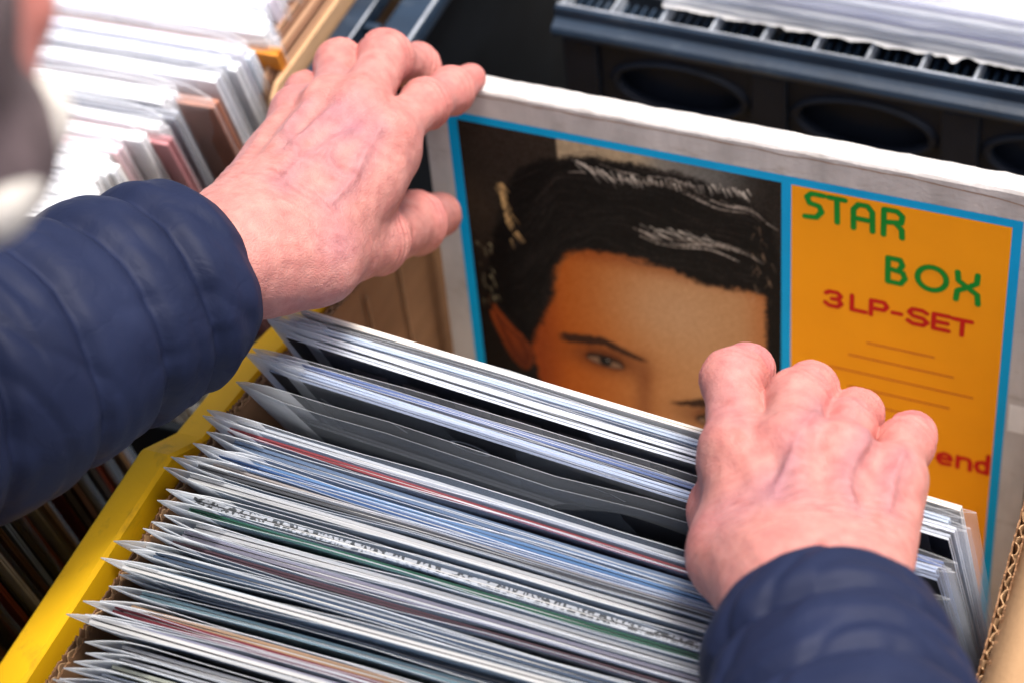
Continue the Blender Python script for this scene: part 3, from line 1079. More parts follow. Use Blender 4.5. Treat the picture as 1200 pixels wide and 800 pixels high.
# tightly packed rows in front, from the back (far) to the front (near)
pack = [  # colour words, edge colour, face colour, thickness
    ('pale grey', (196, 202, 210), (170, 178, 190)), ('thin red striped', (160, 56, 62), (130, 70, 78)), ('light grey', (186, 192, 202), (150, 158, 172)),
    ('steel blue', (112, 138, 172), (96, 124, 162)), ('sky blue', (96, 150, 206), (70, 120, 180)), ('pale blue', (160, 186, 214), (110, 150, 196)),
    ('deep blue', (52, 92, 150), (40, 80, 140)), ('beige', (196, 184, 176), (180, 160, 150)), ('dusty pink', (186, 160, 164), (150, 130, 140)),
    ('charcoal', (66, 68, 74), (40, 42, 48)), ('bright silver', (226, 230, 234), (200, 204, 208)), ('black', (20, 20, 22), (16, 16, 18)),
    ('glittering silver', (150, 154, 160), (120, 124, 130)), ('dark green', (24, 92, 66), (20, 84, 60)), ('thick bright white', (244, 246, 248), (226, 228, 232)),
    ('lavender grey', (150, 146, 162), (120, 114, 130)), ('mauve', (128, 116, 130), (96, 84, 98)), ('maroon brown', (78, 46, 56), (66, 40, 48)),
    ('white blue', (224, 232, 242), (190, 204, 220)), ('ink blue', (46, 66, 92), (40, 56, 80)), ('slate blue', (122, 142, 158), (100, 122, 140)),
    ('grey blue', (134, 150, 166), (110, 128, 146)), ('blue slate', (104, 124, 142), (88, 108, 128)), ('ice white', (226, 236, 242), (190, 204, 214)),
    ('pale cyan', (166, 206, 216), (140, 190, 200)), ('orange tan', (202, 160, 120), (180, 130, 90)), ('dark red', (116, 20, 34), (120, 24, 38)),
    ('lilac', (176, 172, 190), (150, 146, 164)), ('clean white', (246, 246, 248), (224, 226, 230)), ('mid grey', (156, 156, 162), (140, 140, 146)),
    ('silver grey', (172, 174, 178), (150, 152, 158)), ('pearl grey', (186, 188, 190), (160, 162, 166)), ('cream lime', (206, 208, 186), (190, 194, 160)),
    ('cloud grey', (186, 194, 206), (160, 170, 186)), ('dark navy', (40, 48, 70), (34, 42, 62)), ('snow white', (242, 244, 248), (220, 224, 230)),
    ('plum', (82, 44, 54), (70, 38, 48)), ('powder blue', (168, 188, 208), (140, 164, 190)), ('dark teal', (44, 72, 86), (36, 62, 76)),
    ('slate', (76, 88, 102), (60, 72, 86)), ('misty blue', (176, 196, 214), (150, 176, 200)), ('tan brown', (146, 100, 62), (150, 104, 66)),
    ('soft blue', (150, 172, 196), (130, 154, 180)), ('frost white', (226, 232, 238), (200, 208, 216)), ('dull grey', (150, 154, 160), (130, 134, 140)),
    ('milk white', (232, 234, 236), (210, 214, 218)), ('ash blue', (128, 146, 164), (110, 130, 150)), ('stone grey', (160, 160, 158), (140, 140, 138)),
]
gp = 'records packed in clear sleeves in the yellow crate'
n_p = len(pack)
pack = [q_ for k_, q_ in enumerate(pack) if q_[0] not in ('light grey', 'pale blue', 'dusty pink', 'mauve', 'blue slate', 'mid grey', 'ash blue', 'stone grey')]
n_p = len(pack)
ypos = np.linspace(-.2205, -.425, n_p) + RNG.normal(0, .0008, n_p)
glit, nt, p = node_mat('glitter_foil')
vo = nt.nodes.new('ShaderNodeTexVoronoi')
vo.inputs['Scale'].default_value = 900
tcn = nt.nodes.new('ShaderNodeTexCoord')
rp = nt.nodes.new('ShaderNodeValToRGB')
rp.color_ramp.interpolation = 'CONSTANT'
rp.color_ramp.elements[0].color = (.05, .055, .06, 1)
rp.color_ramp.elements[1].position = .45
rp.color_ramp.elements[1].color = (.36, .38, .41, 1)
nt.links.new(tcn.outputs['Object'], vo.inputs['Vector'])
nt.links.new(vo.outputs['Color'], rp.inputs[0])
nt.links.new(rp.outputs[0], p.inputs['Base Color'])
p.inputs['Roughness'].default_value = .35
for i, (cw, ec, fc) in enumerate(pack):
    y = ypos[i]
    t = i / (n_p - 1)
    lean = 24.5 + 4.8 * min(1, t * 1.3)
    yaw = float(np.interp(t, [0, .2, .45, 1], [-5.2, -3.4, -1.2, .4])) + RNG.normal(0, .12)
    z = .3250 + RNG.normal(0, .0028)
    x = float(np.interp(t, [0, .35, 1], [-.0105, -.0075, .0035])) + RNG.normal(0, .0036)
    a_n = 'an' if cw[0] in 'aeiou' else 'a'
    if i == 0:
        pos = 'hindmost of the tight pack behind the red-striped one'
    elif i == n_p - 1:
        pos = 'nearest the bottom of the photo'
    else:
        pos = 'between the %s one and the %s one' % (pack[i - 1][0], pack[i + 1][0])
    lab = '%s record edge %s' % (cw, pos)
    ec = tuple(int(.80 * (.92 * min(v, 226) + .10 * g_)) for v, g_ in zip(ec, (158, 166, 178)))
    fc = tuple(int(.88 * (.85 * min(v, 205) + .15 * g_)) for v, g_ in zip(fc, (150, 158, 170)))
    edge = glit if cw == 'glittering silver' else ink(ec)
    face = glit if cw == 'glittering silver' else ink(fc)
    place_record('record', lab, gp, x, y, z, lean, yaw, face, edge, BAG_B if i % 5 == 3 else None,
                 w=1.3 if 'thick' in cw or cw == 'clean white' else .8 + .5 * RNG.random(), shift=.011 + RNG.random() * .003, lift=RNG.normal(0, .0015) + (.006 if 'white' in cw and RNG.random() < .5 else 0),
                 film=cw != 'tan brown')

# ------------------------------------------------------------------ left row (its own low tray) and the row behind
tray = thing('low_tray', 'low dark tray holding the row of records left of the yellow crate', 'tray', (-.27, -.30, 0))
MB().box((-.455, -.56, .001), (-.095, -.145, .008), .001).build('tray_floor', M_BLACK, tray)
MB().box((-.102, -.56, .0085), (-.096, -.145, .10), .001).build('side_wall', M_BLACK, tray)
MB().box((-.455, -.56, .0085), (-.449, -.145, .10), .001).build('side_wall', M_BLACK, tray)
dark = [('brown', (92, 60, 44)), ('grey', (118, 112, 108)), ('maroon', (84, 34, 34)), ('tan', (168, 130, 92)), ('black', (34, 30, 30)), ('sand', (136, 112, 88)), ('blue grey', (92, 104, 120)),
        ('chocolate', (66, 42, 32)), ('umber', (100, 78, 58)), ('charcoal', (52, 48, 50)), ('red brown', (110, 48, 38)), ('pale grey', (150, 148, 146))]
gl = 'records in the shaded row left of the yellow crate'
n_l = 42
rw0 = random.Random(11)
while True:
    words = [rw0.choice(dark)]
    while len(words) < n_l + 2:
        c_ = rw0.choice(dark)
        if c_[0] not in (words[-1][0], words[-2][0] if len(words) > 1 else ''):
            words.append(c_)
    tri = [tuple(w_[0] for w_ in words[k:k + 3]) for k in range(n_l)]
    if len(set(tri)) == n_l:
        break
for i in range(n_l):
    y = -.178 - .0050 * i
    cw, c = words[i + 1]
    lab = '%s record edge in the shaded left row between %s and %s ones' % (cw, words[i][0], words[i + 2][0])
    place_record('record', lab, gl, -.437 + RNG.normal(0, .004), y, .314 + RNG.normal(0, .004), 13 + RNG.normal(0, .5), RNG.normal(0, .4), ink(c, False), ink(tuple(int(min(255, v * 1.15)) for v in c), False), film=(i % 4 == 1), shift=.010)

# black crate at the back left with the sunlit row
ca = thing('black_crate', 'black plastic crate at the back left around the sunlit white records', 'crate', (-.27, .30, 0))
MB().box((-.47, -.135, .001), (-.055, .60, .006), .001).build('crate_floor', M_BLACK, ca)
o = MB().box((-.066, -.075, .0065), (-.058, .60, .287), .0015).build('side_wall', M_BLACK, ca)
MB().box((-.470, -.075, .0065), (-.462, .60, .287), .0015).build('side_wall', M_BLACK, ca)
MB().box((-.461, .590, .0065), (-.067, .598, .287), .0015).build('end_wall', M_BLACK, ca)
MB().box((-.461, -.135, .0065), (-.067, -.129, .20), .0015).build('end_wall', M_BLACK, ca)
rim = MB()
rim.box((-.0925, -.075, .289), (-.0790, .60, .301), .0022)
rim.box((-.0700, -.075, .285), (-.0480, .60, .297), .003)
for k in range(14):
    y = -.06 + k * .05
    rim.box((-.0792, y, .287), (-.0698, y + .006, .298), .001)
ro = rim.build('crate_rim', M_BLACKB, ca)
wl = MB()  # thin pale strips stand in for the highlights along the rim
wl.box((-.0800, -.073, .3008), (-.0788, .598, .3016), .0003)
wl.box((-.0508, -.073, .2966), (-.0490, .598, .2974), .0003)
wl.build('highlight_strip', M_PALEEDGE, ro)

gw = 'sunlit records in the black crate at the back left'
bgl = [  # y, right-end x, z, colour words, face, film
    (-0.122, -0.141, 0.325, 'vanilla', (242, 242, 242)),
    (-0.115, -0.138, 0.325, 'porcelain', (243, 242, 240)),
    (-0.109, -0.135, 0.325, 'ivory', (244, 242, 238)),
    (-0.102, -0.132, 0.325, 'cotton white', (242, 242, 236)),
    (-0.096, -0.141, 0.325, 'salt white', (243, 242, 242)),
    (-0.089, -0.138, 0.325, 'linen', (244, 242, 240)),
    (-0.082, -0.135, 0.325, 'eggshell', (242, 242, 238)),
    (-0.076, -0.132, 0.325, 'lily white', (243, 242, 236)),
    (-0.069, -0.141, 0.325, 'chalky', (244, 242, 242)),
    (-.062, -.137, .326, 'pale pink', (226, 196, 200)), (-.056, -.128, .328, 'white', (240, 240, 242)), (-.050, -.121, .322, 'dusty rose', (176, 120, 124)),
    (-.044, -.125, .327, 'ice white', (238, 242, 246)), (-.038, -.118, .330, 'smoky grey', (120, 124, 134)), (-.031, -.128, .333, 'plain white', (244, 244, 246)),
    (-.025, -.128, .329, 'frosted white', (232, 236, 242)), (-.018, -.109, .325, 'copper brown', (166, 112, 92)), (-.010, -.108, .334, 'milky', (226, 228, 234)),
    (-.004, -.112, .326, 'charcoal', (60, 54, 54)), (.002, -.109, .334, 'pale silver', (206, 212, 220)), (.008, -.104, .331, 'pearl', (224, 226, 230)),
    (.014, -.106, .333, 'pale lavender', (206, 204, 220)), (.020, -.103, .329, 'bluish white', (214, 224, 234)), (.026, -.096, .325, 'amber orange', (206, 128, 34)),
    (.032, -.100, .335, 'cloudy white', (232, 236, 240)), (.038, -.103, .333, 'light steel', (176, 188, 204)), (.045, -.108, .334, 'snowy', (240, 242, 246)),
    (.051, -.113, .331, 'slate grey', (150, 160, 176)), (.058, -.116, .334, 'clear white', (242, 244, 248)), (.065, -.112, .333, 'faint lilac', (226, 222, 236)),
    (.072, -.114, .335, 'bright white', (246, 246, 248)), (.080, -.113, .333, 'blush white', (246, 232, 232)), (.088, -.114, .334, 'silver white', (236, 240, 244)),
    (.097, -.113, .335, 'warm white', (246, 240, 236)), (.106, -.114, .334, 'cool white', (238, 242, 248)), (.116, -.113, .335, 'rosy white', (246, 226, 230)),
    (.126, -.114, .333, 'chalk white', (242, 242, 242)), (.137, -.113, .334, 'paper white', (240, 240, 238)), (.150, -.114, .333, 'soft white', (244, 242, 242)),
    (.165, -.113, .334, 'dull white', (230, 230, 232)), (.182, -.114, .333, 'off white', (238, 234, 228)),
]
for i, (y, xr, z, cw, c) in enumerate(bgl):
    if i == 0:
        pos = 'at the near end beside the left wrist'
    elif i == len(bgl) - 1:
        pos = 'at the far end of the row'
    else:
        pos = 'between the %s and %s ones' % (bgl[i - 1][3], bgl[i + 1][3])
    place_record('record', '%s record in the sunlit back row %s' % (cw, pos), gw, xr - .330, y, z, 14 + RNG.normal(0, .6), RNG.normal(0, .5),
                 ink(c, False), ink(c, False), shift=.013 if c[0] - c[2] < 30 else .016, w=2.4, fm=FILMS_LIT[i % 3])

# brown sleeves standing sideways along the crate wall
gbr = 'brown card sleeves along the black crate wall'
bmesh_sleeve = None
names = ['outermost', 'second', 'third', 'fourth', 'fifth', 'sixth', 'seventh', 'eighth', 'innermost']
tones = [(150, 112, 88), (128, 92, 72), (160, 124, 98), (112, 80, 62), (146, 108, 84), (168, 132, 104), (120, 86, 66), (150, 114, 88), (184, 148, 112)]
for i in range(9):
    x = -.1225 + .0031 * i + (.0005 if i % 2 else 0)
    hz = .3085 + .0014 * ((i * 7) % 4) - (.002 if i == 0 else 0)
    y0 = .034 + .0030 * ((i * 5) % 4) - .0030 * i
    pts = [(y0, .01), (y0, hz - .014), (y0 + .003, hz - .005), (y0 + .010, hz), (y0 + .310, hz), (y0 + .312, .01)]
    mb = MB()
    mb.prism(pts, x, x + .0021 + (.0006 if i == 8 else 0))
    side = 'nearest the black rim' if i == 8 else ('nearest the white records' if i == 0 else '%s from the white records' % names[i])
    o = mb.build('card_sleeve', mat('brown_card_edge', s2l(tones[i]), .85, .2, .22, (300, 12, 40), .2, 300))
    tag(o, 'brown card sleeve on edge along the black crate wall, %s' % side, 'card sleeve', gbr)

# ------------------------------------------------------------------ black crate behind the box set
MBK = Matrix.Translation((.019, .134, 0)) @ Matrix.Rotation(R(-3.0), 4, 'Z')
M_SLATE = mat('slate_plastic', (.012, .016, .025), .45, .2, .25, (30, 30, 30), .1, 260)
cbk = thing('black_crate', 'blue-black plastic crate with ribbed rim and oval hollows behind the box set', 'crate', (.21, .30, 0))
CW, CD = .40, .34


def bk(mb, name, m, par, smooth=False):
    return mb.build(name, m, par, smooth, MBK)


# front wall: plate with oval holes over a recessed back plate
cu = bpy.data.curves.new('plate', 'CURVE')
cu.dimensions = '2D'
cu.fill_mode = 'BOTH'
cu.extrude = .002


def spline(pts):
    s = cu.splines.new('POLY')
    s.points.add(len(pts) - 1)
    for k, q_ in enumerate(pts):
        s.points[k].co = (q_[0], q_[1], 0, 1)
    s.use_cyclic_u = True


spline([(0.002, .007), (CW - .002, .007), (CW - .002, .282), (0.002, .282)])
OV = [(.069, .254), (.174, .254), (.279, .254)]
for (ox, oz) in OV[:3]:
    spline([(ox + .036 * math.cos(a), oz + .015 * math.sin(a)) for a in np.linspace(0, 2 * math.pi, 40, endpoint=False)])
co_ = bpy.data.objects.new('plate', cu)
COL.objects.link(co_)
me = bpy.data.meshes.new_from_object(co_.evaluated_get(bpy.context.evaluated_depsgraph_get()))
bpy.data.objects.remove(co_)
me.transform(MBK @ Matrix.Translation((0, .004, 0)) @ Matrix.Rotation(R(90), 4, 'X'))
me.materials.clear()
me.materials.append(M_SLATE)
fw = link('front_wall', me, cbk)
bk(MB().box((.001, .012, .007), (CW - .001, .016, .285), .001), 'inner_wall', M_SLATE, cbk)
for (ox, oz) in OV[:3]:        # raised oval collars
    Vv, Ff = [], []
    n = 40
    for k in range(n):
        a = 2 * math.pi * k / n
        for (s_, yy) in ((1.16, .0018), (1.10, -.0008), (1.02, -.0008), (.99, .0030)):
            Vv.append(tuple(MBK @ Vector((ox + s_ * .036 * math.cos(a), yy, oz + s_ * .015 * math.sin(a)))))
    for k in range(n):
        for j in range(3):
            b = (k + 1) % n
            Ff.append((k * 4 + j, b * 4 + j, b * 4 + j + 1, k * 4 + j + 1))
    link('oval_collar', mesh('oval_collar', Vv, Ff, M_SLATE, True), fw)
pl = MB()
for x in (.002, .112, .217, .324):
    pl.box((x, -.003, .007), (x + .020, .0015, .279), .0015)
bk(pl, 'wall_rib', M_SLATE, fw)
# lip: rounded ledge below the flange
lip = [(-.001, .2825), (-.0070, .2830), (-.0100, .2850), (-.0108, .2880), (-.0098, .2905), (-.0060, .2920), (-.0040, .2935), (-.0035, .2985), (-.0030, .2995), (-.0010, .2995)]
bk(MB().prism(lip, 0, CW), 'rim_lip', M_BLACKB, cbk, False)
# flange lattice
fl = MB()
fl.box((0, -.0006, .2965), (CW, .0007, .3002), .0004)
fl.box((0, .0230, .2965), (CW, .0250, .3000), .0004)
bk(fl, 'rim_bar', M_PALEEDGE, cbk)
for k in range(14):
    x = .002 + .0287 * k
    bk(MB().box((x, .0012, .2900), (x + .0013, .0228, .2996), .0003), 'rim_rib', M_PALEEDGE, cbk)
bk(MB().box((0, .0012, .2800), (CW, .0228, .2830), .0003), 'rim_trough', M_BLACKB, cbk)
sm = MB()
for k in range(75):
    x = .005 + .0053 * k
    sm.box((x, .0014, .2832), (x + .0022, .0226, .2905), .0004)
o = bk(sm, 'trough_rib', M_BLACKB, cbk)
o['kind'] = 'stuff'
bk(MB().box((0, .017, .006), (.006, CD, .296), .001), 'side_wall', M_SLATE, cbk)
bk(MB().box((CW - .006, .017, .006), (CW, CD, .296), .001), 'side_wall', M_SLATE, cbk)
bk(MB().box((.007, CD - .006, .006), (CW - .007, CD, .296), .001), 'end_wall', M_SLATE, cbk)
bk(MB().box((0, .0, .001), (CW, CD, .005), .001), 'crate_floor', M_SLATE, cbk)

# records lying in plastic on top of it
gs = 'records lying flat on the black crate behind the box set'
flat = [('silver grey', (176, 186, 192), .3020, .0150, 0.3), ('lavender striped', (176, 172, 206), .3078, .0175, -.4), ('pale silver', (200, 208, 214), .3128, .019, .5), ('lilac edged', (190, 186, 214), .3178, .021, -.2), ('bright white', (246, 246, 247), .3228, .0235, .3)]
poss = ['lowest in the pile', 'second from the bottom of the pile', 'in the middle of the pile', 'just under the white one on top', 'on top of the pile']
for i, (cw, c, z, y0, rz) in enumerate(flat):
    Mx = MBK @ Matrix.Translation((.058 + .012 * i, y0, z)) @ Matrix.Rotation(R(rz), 4, 'Z')
    root = thing('record', '%s record lying flat behind the box set, %s' % (cw, poss[i]), 'record', tuple(Mx.translation), group=gs)
    MB().box((0.006, .005, .0006), (.319, .318, .0040), .0004).build('cover', ink(c, False), root, False, Mx)
    # wavy film envelope around it
    Vv, Ff = [], []
    n = 60
    for k in range(n):
        x = .330 * k / (n - 1)
        w_ = .0016 * mnoise.noise(Vector((x * 30, i * 7.7, 0))) + .0008 * mnoise.noise(Vector((x * 120, i * 3.3, 4)))
        for (yy, zz) in ((.325, .0002), (.02, .0002), (-.002 + w_ * .5, .0004), (-.004 + w_, .0022), (-.002 + w_ * .5, .0045), (.02, .0047), (.325, .0047)):
            Vv.append(tuple(Mx @ Vector((x, yy, zz))))
    for k in range(n - 1):
        for j in range(6):
            Ff.append((k * 7 + j, (k + 1) * 7 + j, (k + 1) * 7 + j + 1, k * 7 + j + 1))
    link('plastic_sleeve', mesh('plastic_sleeve', Vv, Ff, plastic_mat('lying_film', .38, .25, (.86, .88, .92)), True), root)
    if i == 0:   # torn ragged edge of the lowest sleeve
        Vv, Ff = [], []
        n = 160
        for k in range(n):
            x = .330 * k / (n - 1)
            rag = .0022 + .0035 * abs(mnoise.noise(Vector((x * 60, 2, 0)))) + .0016 * mnoise.noise(Vector((x * 260, 5, 0))) + .009 * math.exp(-((x - .163) / .004) ** 2)
            up_ = .004 * math.exp(-((x - .166) / .006) ** 2)
            Vv.append(tuple(Mx @ Vector((x, -.003, .0016))))
            Vv.append(tuple(Mx @ Vector((x, -.003 - rag, .0008 + .001 * mnoise.noise(Vector((x * 90, 9, 0))) + up_))))
        for k in range(n - 1):
            Ff.append((2 * k, 2 * k + 2, 2 * k + 3, 2 * k + 1))
        link('torn_edge', mesh('torn_edge', Vv, Ff, plastic_mat('torn_film', .75, .3, (.86, .86, .86)), True), root)

exec_person = True
# ------------------------------------------------------------------ the person
def skin_material():
    m, nt, p = node_mat('skin')
    N, L = nt.nodes, nt.links
    at_ = N.new('ShaderNodeAttribute')
    at_.attribute_name = 'tone'
    tc = N.new('ShaderNodeTexCoord')
    nz = N.new('ShaderNodeTexNoise')
    nz.inputs['Scale'].default_value = 170
    nz.inputs['Detail'].default_value = 6
    L.new(tc.outputs['Object'], nz.inputs[0])
    hs = N.new('ShaderNodeMix')
    hs.data_type = 'RGBA'
    hs.blend_type = 'MULTIPLY'
    hs.inputs[0].default_value = 1.0
    rp = N.new('ShaderNodeValToRGB')
    rp.color_ramp.elements[0].position = .3
    rp.color_ramp.elements[1].position = .72
    rp.color_ramp.elements[0].color = (.84, .72, .74, 1)
    rp.color_ramp.elements[1].color = (1.06, 1.04, 1.03, 1)
    L.new(nz.outputs['Fac'], rp.inputs[0])
    L.new(at_.outputs['Color'], hs.inputs[6])
    L.new(rp.outputs[0], hs.inputs[7])
    L.new(hs.outputs[2], p.inputs['Base Color'])
    p.inputs['Roughness'].default_value = .52
    p.inputs['Specular IOR Level'].default_value = .28
    p.inputs['Subsurface Weight'].default_value = .22
    p.inputs['Subsurface Radius'].default_value = (1.0, .32, .2)
    p.inputs['Subsurface Scale'].default_value = .005
    # creases: stretched voronoi cells + fine noise
    vo = N.new('ShaderNodeTexVoronoi')
    vo.feature = 'DISTANCE_TO_EDGE'
    vo.inputs['Scale'].default_value = 620
    wv = N.new('ShaderNodeTexNoise')
    wv.inputs['Scale'].default_value = 90
    add = N.new('ShaderNodeVectorMath')
    add.operation = 'MULTIPLY_ADD'
    add.inputs[1].default_value = (.006, .006, .006)
    L.new(tc.outputs['Object'], wv.inputs[0])
    L.new(wv.outputs['Color'], add.inputs[0])
    L.new(tc.outputs['Object'], add.inputs[2])
    L.new(add.outputs[0], vo.inputs['Vector'])
    mr = N.new('ShaderNodeMapRange')
    mr.inputs['From Max'].default_value = .22
    L.new(vo.outputs['Distance'], mr.inputs['Value'])
    b1 = N.new('ShaderNodeBump')
    b1.inputs['Strength'].default_value = .32
    b1.inputs['Distance'].default_value = .0004
    L.new(mr.outputs[0], b1.inputs['Height'])
    n2 = N.new('ShaderNodeTexNoise')
    n2.inputs['Scale'].default_value = 240
    n2.inputs['Detail'].default_value = 4
    L.new(tc.outputs['Object'], n2.inputs[0])
    b2 = N.new('ShaderNodeBump')
    b2.inputs['Strength'].default_value = .5
    b2.inputs['Distance'].default_value = .0009
    L.new(n2.outputs['Fac'], b2.inputs['Height'])
    L.new(b1.outputs[0], b2.inputs['Normal'])
    L.new(b2.outputs[0], p.inputs['Normal'])
    return m


M_SKIN = skin_material()
SKIN = np.array((.485, .228, .198))


def hand(joints, wrist, fore, palm_n, rad, tend=None, veins=(), h=.00095, thumb_web=None, palm_r=None, extra=None):
    """joints: dict finger -> list of world points MCP..tip; wrist/fore points; palm_n: unit normal out of the back of the hand"""
    allp = np.array([p_ for c in joints.values() for p_ in c] + [wrist, fore])
    G = Grid(allp.min(0) - .034, allp.max(0) + .034, h)
    # palm
    Dp = G.new()
    pn = np.array(palm_n)
    mc = [f for f in ('index', 'middle', 'ring', 'pinky')]
    side = joints['pinky'][0] - joints['index'][0]
    side = side / np.linalg.norm(side)
    for f in mc:
        j = joints[f][0]
        base = wrist + (j - joints['middle'][0]) * .42
        r1 = palm_r[f]
        G.cone(Dp, base - pn * .002, j - pn * (r1 * .25), .0155, r1 * .97, .009)
        G.cone(Dp, base - pn * .010, j - pn * (r1 * .25 + .008), .0165, r1 * .95, .012)
    # knuckle fill between neighbours
    for a, b in zip(mc[:-1], mc[1:]):
        G.cone(Dp, joints[a][0] - pn * .006, joints[b][0] - pn * .006, palm_r[a] * .74, palm_r[b] * .74, .008)
    # wrist and forearm, flattened
    G.cone(Dp, wrist - pn * .004, fore - pn * .006, .0262, .0235, .020, flat=(pn, .80))
    # thumb root
    th = joints['thumb']
    G.cone(Dp, wrist * .8 + th[0] * .2 - pn * .006, th[0], .0205, .0185, .016)
    if extra is not None:
        for (a, b, r0, r1, k) in extra:
            G.cone(Dp, a, b, r0, r1, k)
    # fingers
    Df = None
    for f in mc + ['thumb']:
        d = G.new()
        pts, rr = joints[f], rad[f]
        G.chain(d, pts, rr, .004)
        for i in range(1, len(pts) - 1):         # joint bulges on the back side
            G.cone(d, pts[i] + pn * .0005, pts[i] + pn * .0006, rr[i] * 1.03, rr[i] * 1.03, .006)
        Df = d if Df is None else smin(Df, d, .0016)
    D = smin(Dp, Df, .0075)
    # tendons / knuckle heads
    if tend:
        for f in mc:
            j = joints[f][0]
            base = wrist + (j - joints['middle'][0]) * .30
            r1 = palm_r[f]
            a = base + pn * (.0125)
            b = j + pn * (r1 * .74 - .0022)
            G.cone(D, a, b, .0020, .0042, .006)
            G.cone(D, j + pn * (r1 * .18), j + pn * (r1 * .20), r1 * .82, r1 * .82, .007)
    V, Q = surface(G, D)
    V = relax(V, Q, 3, .5)
    Nn = vnormals(V, Q)
    # veins raised on the back
    vd = np.full(len(V), 1e9)
    bk_ = V[(Nn @ pn) > .35]
    for vp in veins:
        vp = np.array(vp)
        tt_ = np.linspace(0, len(vp) - 1, 16)
        vp = np.stack([np.interp(tt_, np.arange(len(vp)), vp[:, k]) for k in range(3)], 1)
        vp = vp + .0010 * np.stack([np.sin(tt_ * 4.1 + vp[0, 0] * 900), np.cos(tt_ * 3.3 + vp[0, 1] * 700), 0 * tt_], 1)
        vp = np.array([bk_[np.argmin(((bk_ - q_) ** 2).sum(1))] for q_ in vp])
        for _ in range(3):
            vp[1:-1] = (vp[:-2] + vp[1:-1] * 2 + vp[2:]) / 4
        vp = vp[1:-1]
        d = seg_dist(V, vp) + .0016 * np.clip(1 - np.minimum(np.linalg.norm(V - vp[0], axis=1), np.linalg.norm(V - vp[-1], axis=1)) / .012, 0, 1)
        vd = np.minimum(vd, d)
    back = np.clip((Nn @ pn) * 1.6, 0, 1)
    V = V + Nn * (.0015 * np.exp(-(vd / .0023) ** 2) * back)[:, None]
    # creases over the finger joints, and across the back towards the wrist
    cre = np.zeros(len(V))
    for f in mc + ['thumb']:
        pts, rr = joints[f], rad[f]
        for i in range(1, len(pts) - 1):
            ax = pts[i + 1] - pts[i - 1]
            ax = ax / np.linalg.norm(ax)
            rel = V - pts[i]
            s_ = rel @ ax
            dd = np.linalg.norm(rel, axis=1)
            wgt = np.exp(-(s_ / .0055) ** 2) * (dd < rr[i] * 1.9)
            cre += wgt * np.sin(s_ * 2 * np.pi / .0036 + 2.2 * np.sin((rel @ side) * 300))
    fd = (joints['middle'][0] - wrist)
    fd = fd / np.linalg.norm(fd)
    rel = V - wrist
    s_ = rel @ fd
    nzv = pnoise(V, 60, 3.1)
    nz2 = pnoise(V, 150, 9.1)
    cre2 = np.exp(-((s_ - .028) / .022) ** 2) * back * np.sin(s_ * 2 * np.pi / .0040 + 6.0 * nzv + 1.5 * np.sin((rel @ side) * 110)) * np.clip(.5 + 1.6 * pnoise(V, 75, 21.0), 0, 1)
    V = V + Nn * (.00055 * cre + .00030 * cre2 + .00060 * nzv * back + .00034 * nz2)[:, None]
    # tone: redder knuckles and tips, bluish veins, mottling
    tone = np.tile(SKIN, (len(V), 1))
    red = np.zeros(len(V))
    for f in mc + ['thumb']:
        pts = joints[f]
        red += .55 * np.exp(-(np.linalg.norm(V - pts[0], axis=1) / .014) ** 2)
        for p_ in pts[1:]:
            red += .8 * np.exp(-(np.linalg.norm(V - p_, axis=1) / .013) ** 2)
    red = np.clip(red + .30 * pnoise(V, 45, 5.0) + .25 * pnoise(V, 110, 1.7), 0, 1.3)
    tone = tone * (1 + red[:, None] * np.array((.15, -.18, -.17)))
    blue = np.exp(-(vd / .0060) ** 2) * back
    tone = tone * (1 - blue[:, None] * np.array((.22, .17, .03)))
    mot = pnoise(V, 30, 7.0) * back
    tone = tone * (1 - np.clip(mot, 0, 1)[:, None] * np.array((.24, .24, .02)))
    spot = np.clip((pnoise(V, 170, 31.0) - .38) * 5, 0, 1) * back
    tone = tone * (1 - spot[:, None] * np.array((.10, .16, .18)))
    cr = np.clip(-cre - .6 * cre2, 0, 1)
    tone = tone * (1 - .18 * cr[:, None] * np.array((.6, 1, 1)))
    return V, Q, tone


def C3(px, py, z):
    return W(px, py, z)


# ---- right hand (over the handful of records)
rw_, rf_ = C3(950, 690, .384), C3(985, 860, .392)
rj = {
    'index': [C3(864, 528, .377), C3(860, 446, .370)],
    'middle': [C3(925, 522, .383), C3(936, 470, .374)],
    'ring': [C3(985, 537, .380), C3(993, 499, .368)],
    'pinky': [C3(1046, 560, .371), C3(1061, 521, .362)],
}
for f, dz in (('index', 1.0), ('middle', 1.1), ('ring', 1.05), ('pinky', .85)):
    p1 = rj[f][1]
    rj[f].append(p1 + np.array([-.002, .021, -.016]) * dz)
    rj[f].append(p1 + np.array([-.003, .026, -.036]) * dz)
rj['thumb'] = [C3(862, 652, .366), C3(851, 600, .347), C3(862, 562, .328), C3(880, 548, .314)]
rrad = {'index': (.0122, .0118, .0100, .0085), 'middle': (.0122, .0116, .0100, .0085), 'ring': (.0112, .0096, .0092, .0080), 'pinky': (.0102, .0094, .0080, .0070), 'thumb': (.0150, .0135, .0120, .0100)}
rn = np.cross(rj['pinky'][0] - rj['index'][0], rj['middle'][0] - rw_)
rn = rn / np.linalg.norm(rn)
if rn[2] < 0:
    rn = -rn
up_off = rn * .011
rv = [[C3(905, 600, .388) + up_off, C3(912, 565, .388) + up_off, C3(938, 530, .386) + up_off],
      [C3(935, 520, .386) + up_off, C3(960, 505, .384) + up_off, C3(970, 480, .38) + up_off * .5],
      [C3(1005, 620, .384) + up_off, C3(990, 580, .386) + up_off, C3(1010, 545, .382) + up_off, C3(1020, 520, .376) + up_off],
      [C3(1050, 620, .378) + up_off, C3(1042, 580, .378) + up_off, C3(1060, 550, .372) + up_off]]
rpalm = {'index': .0132, 'middle': .0134, 'ring': .0128, 'pinky': .0118}
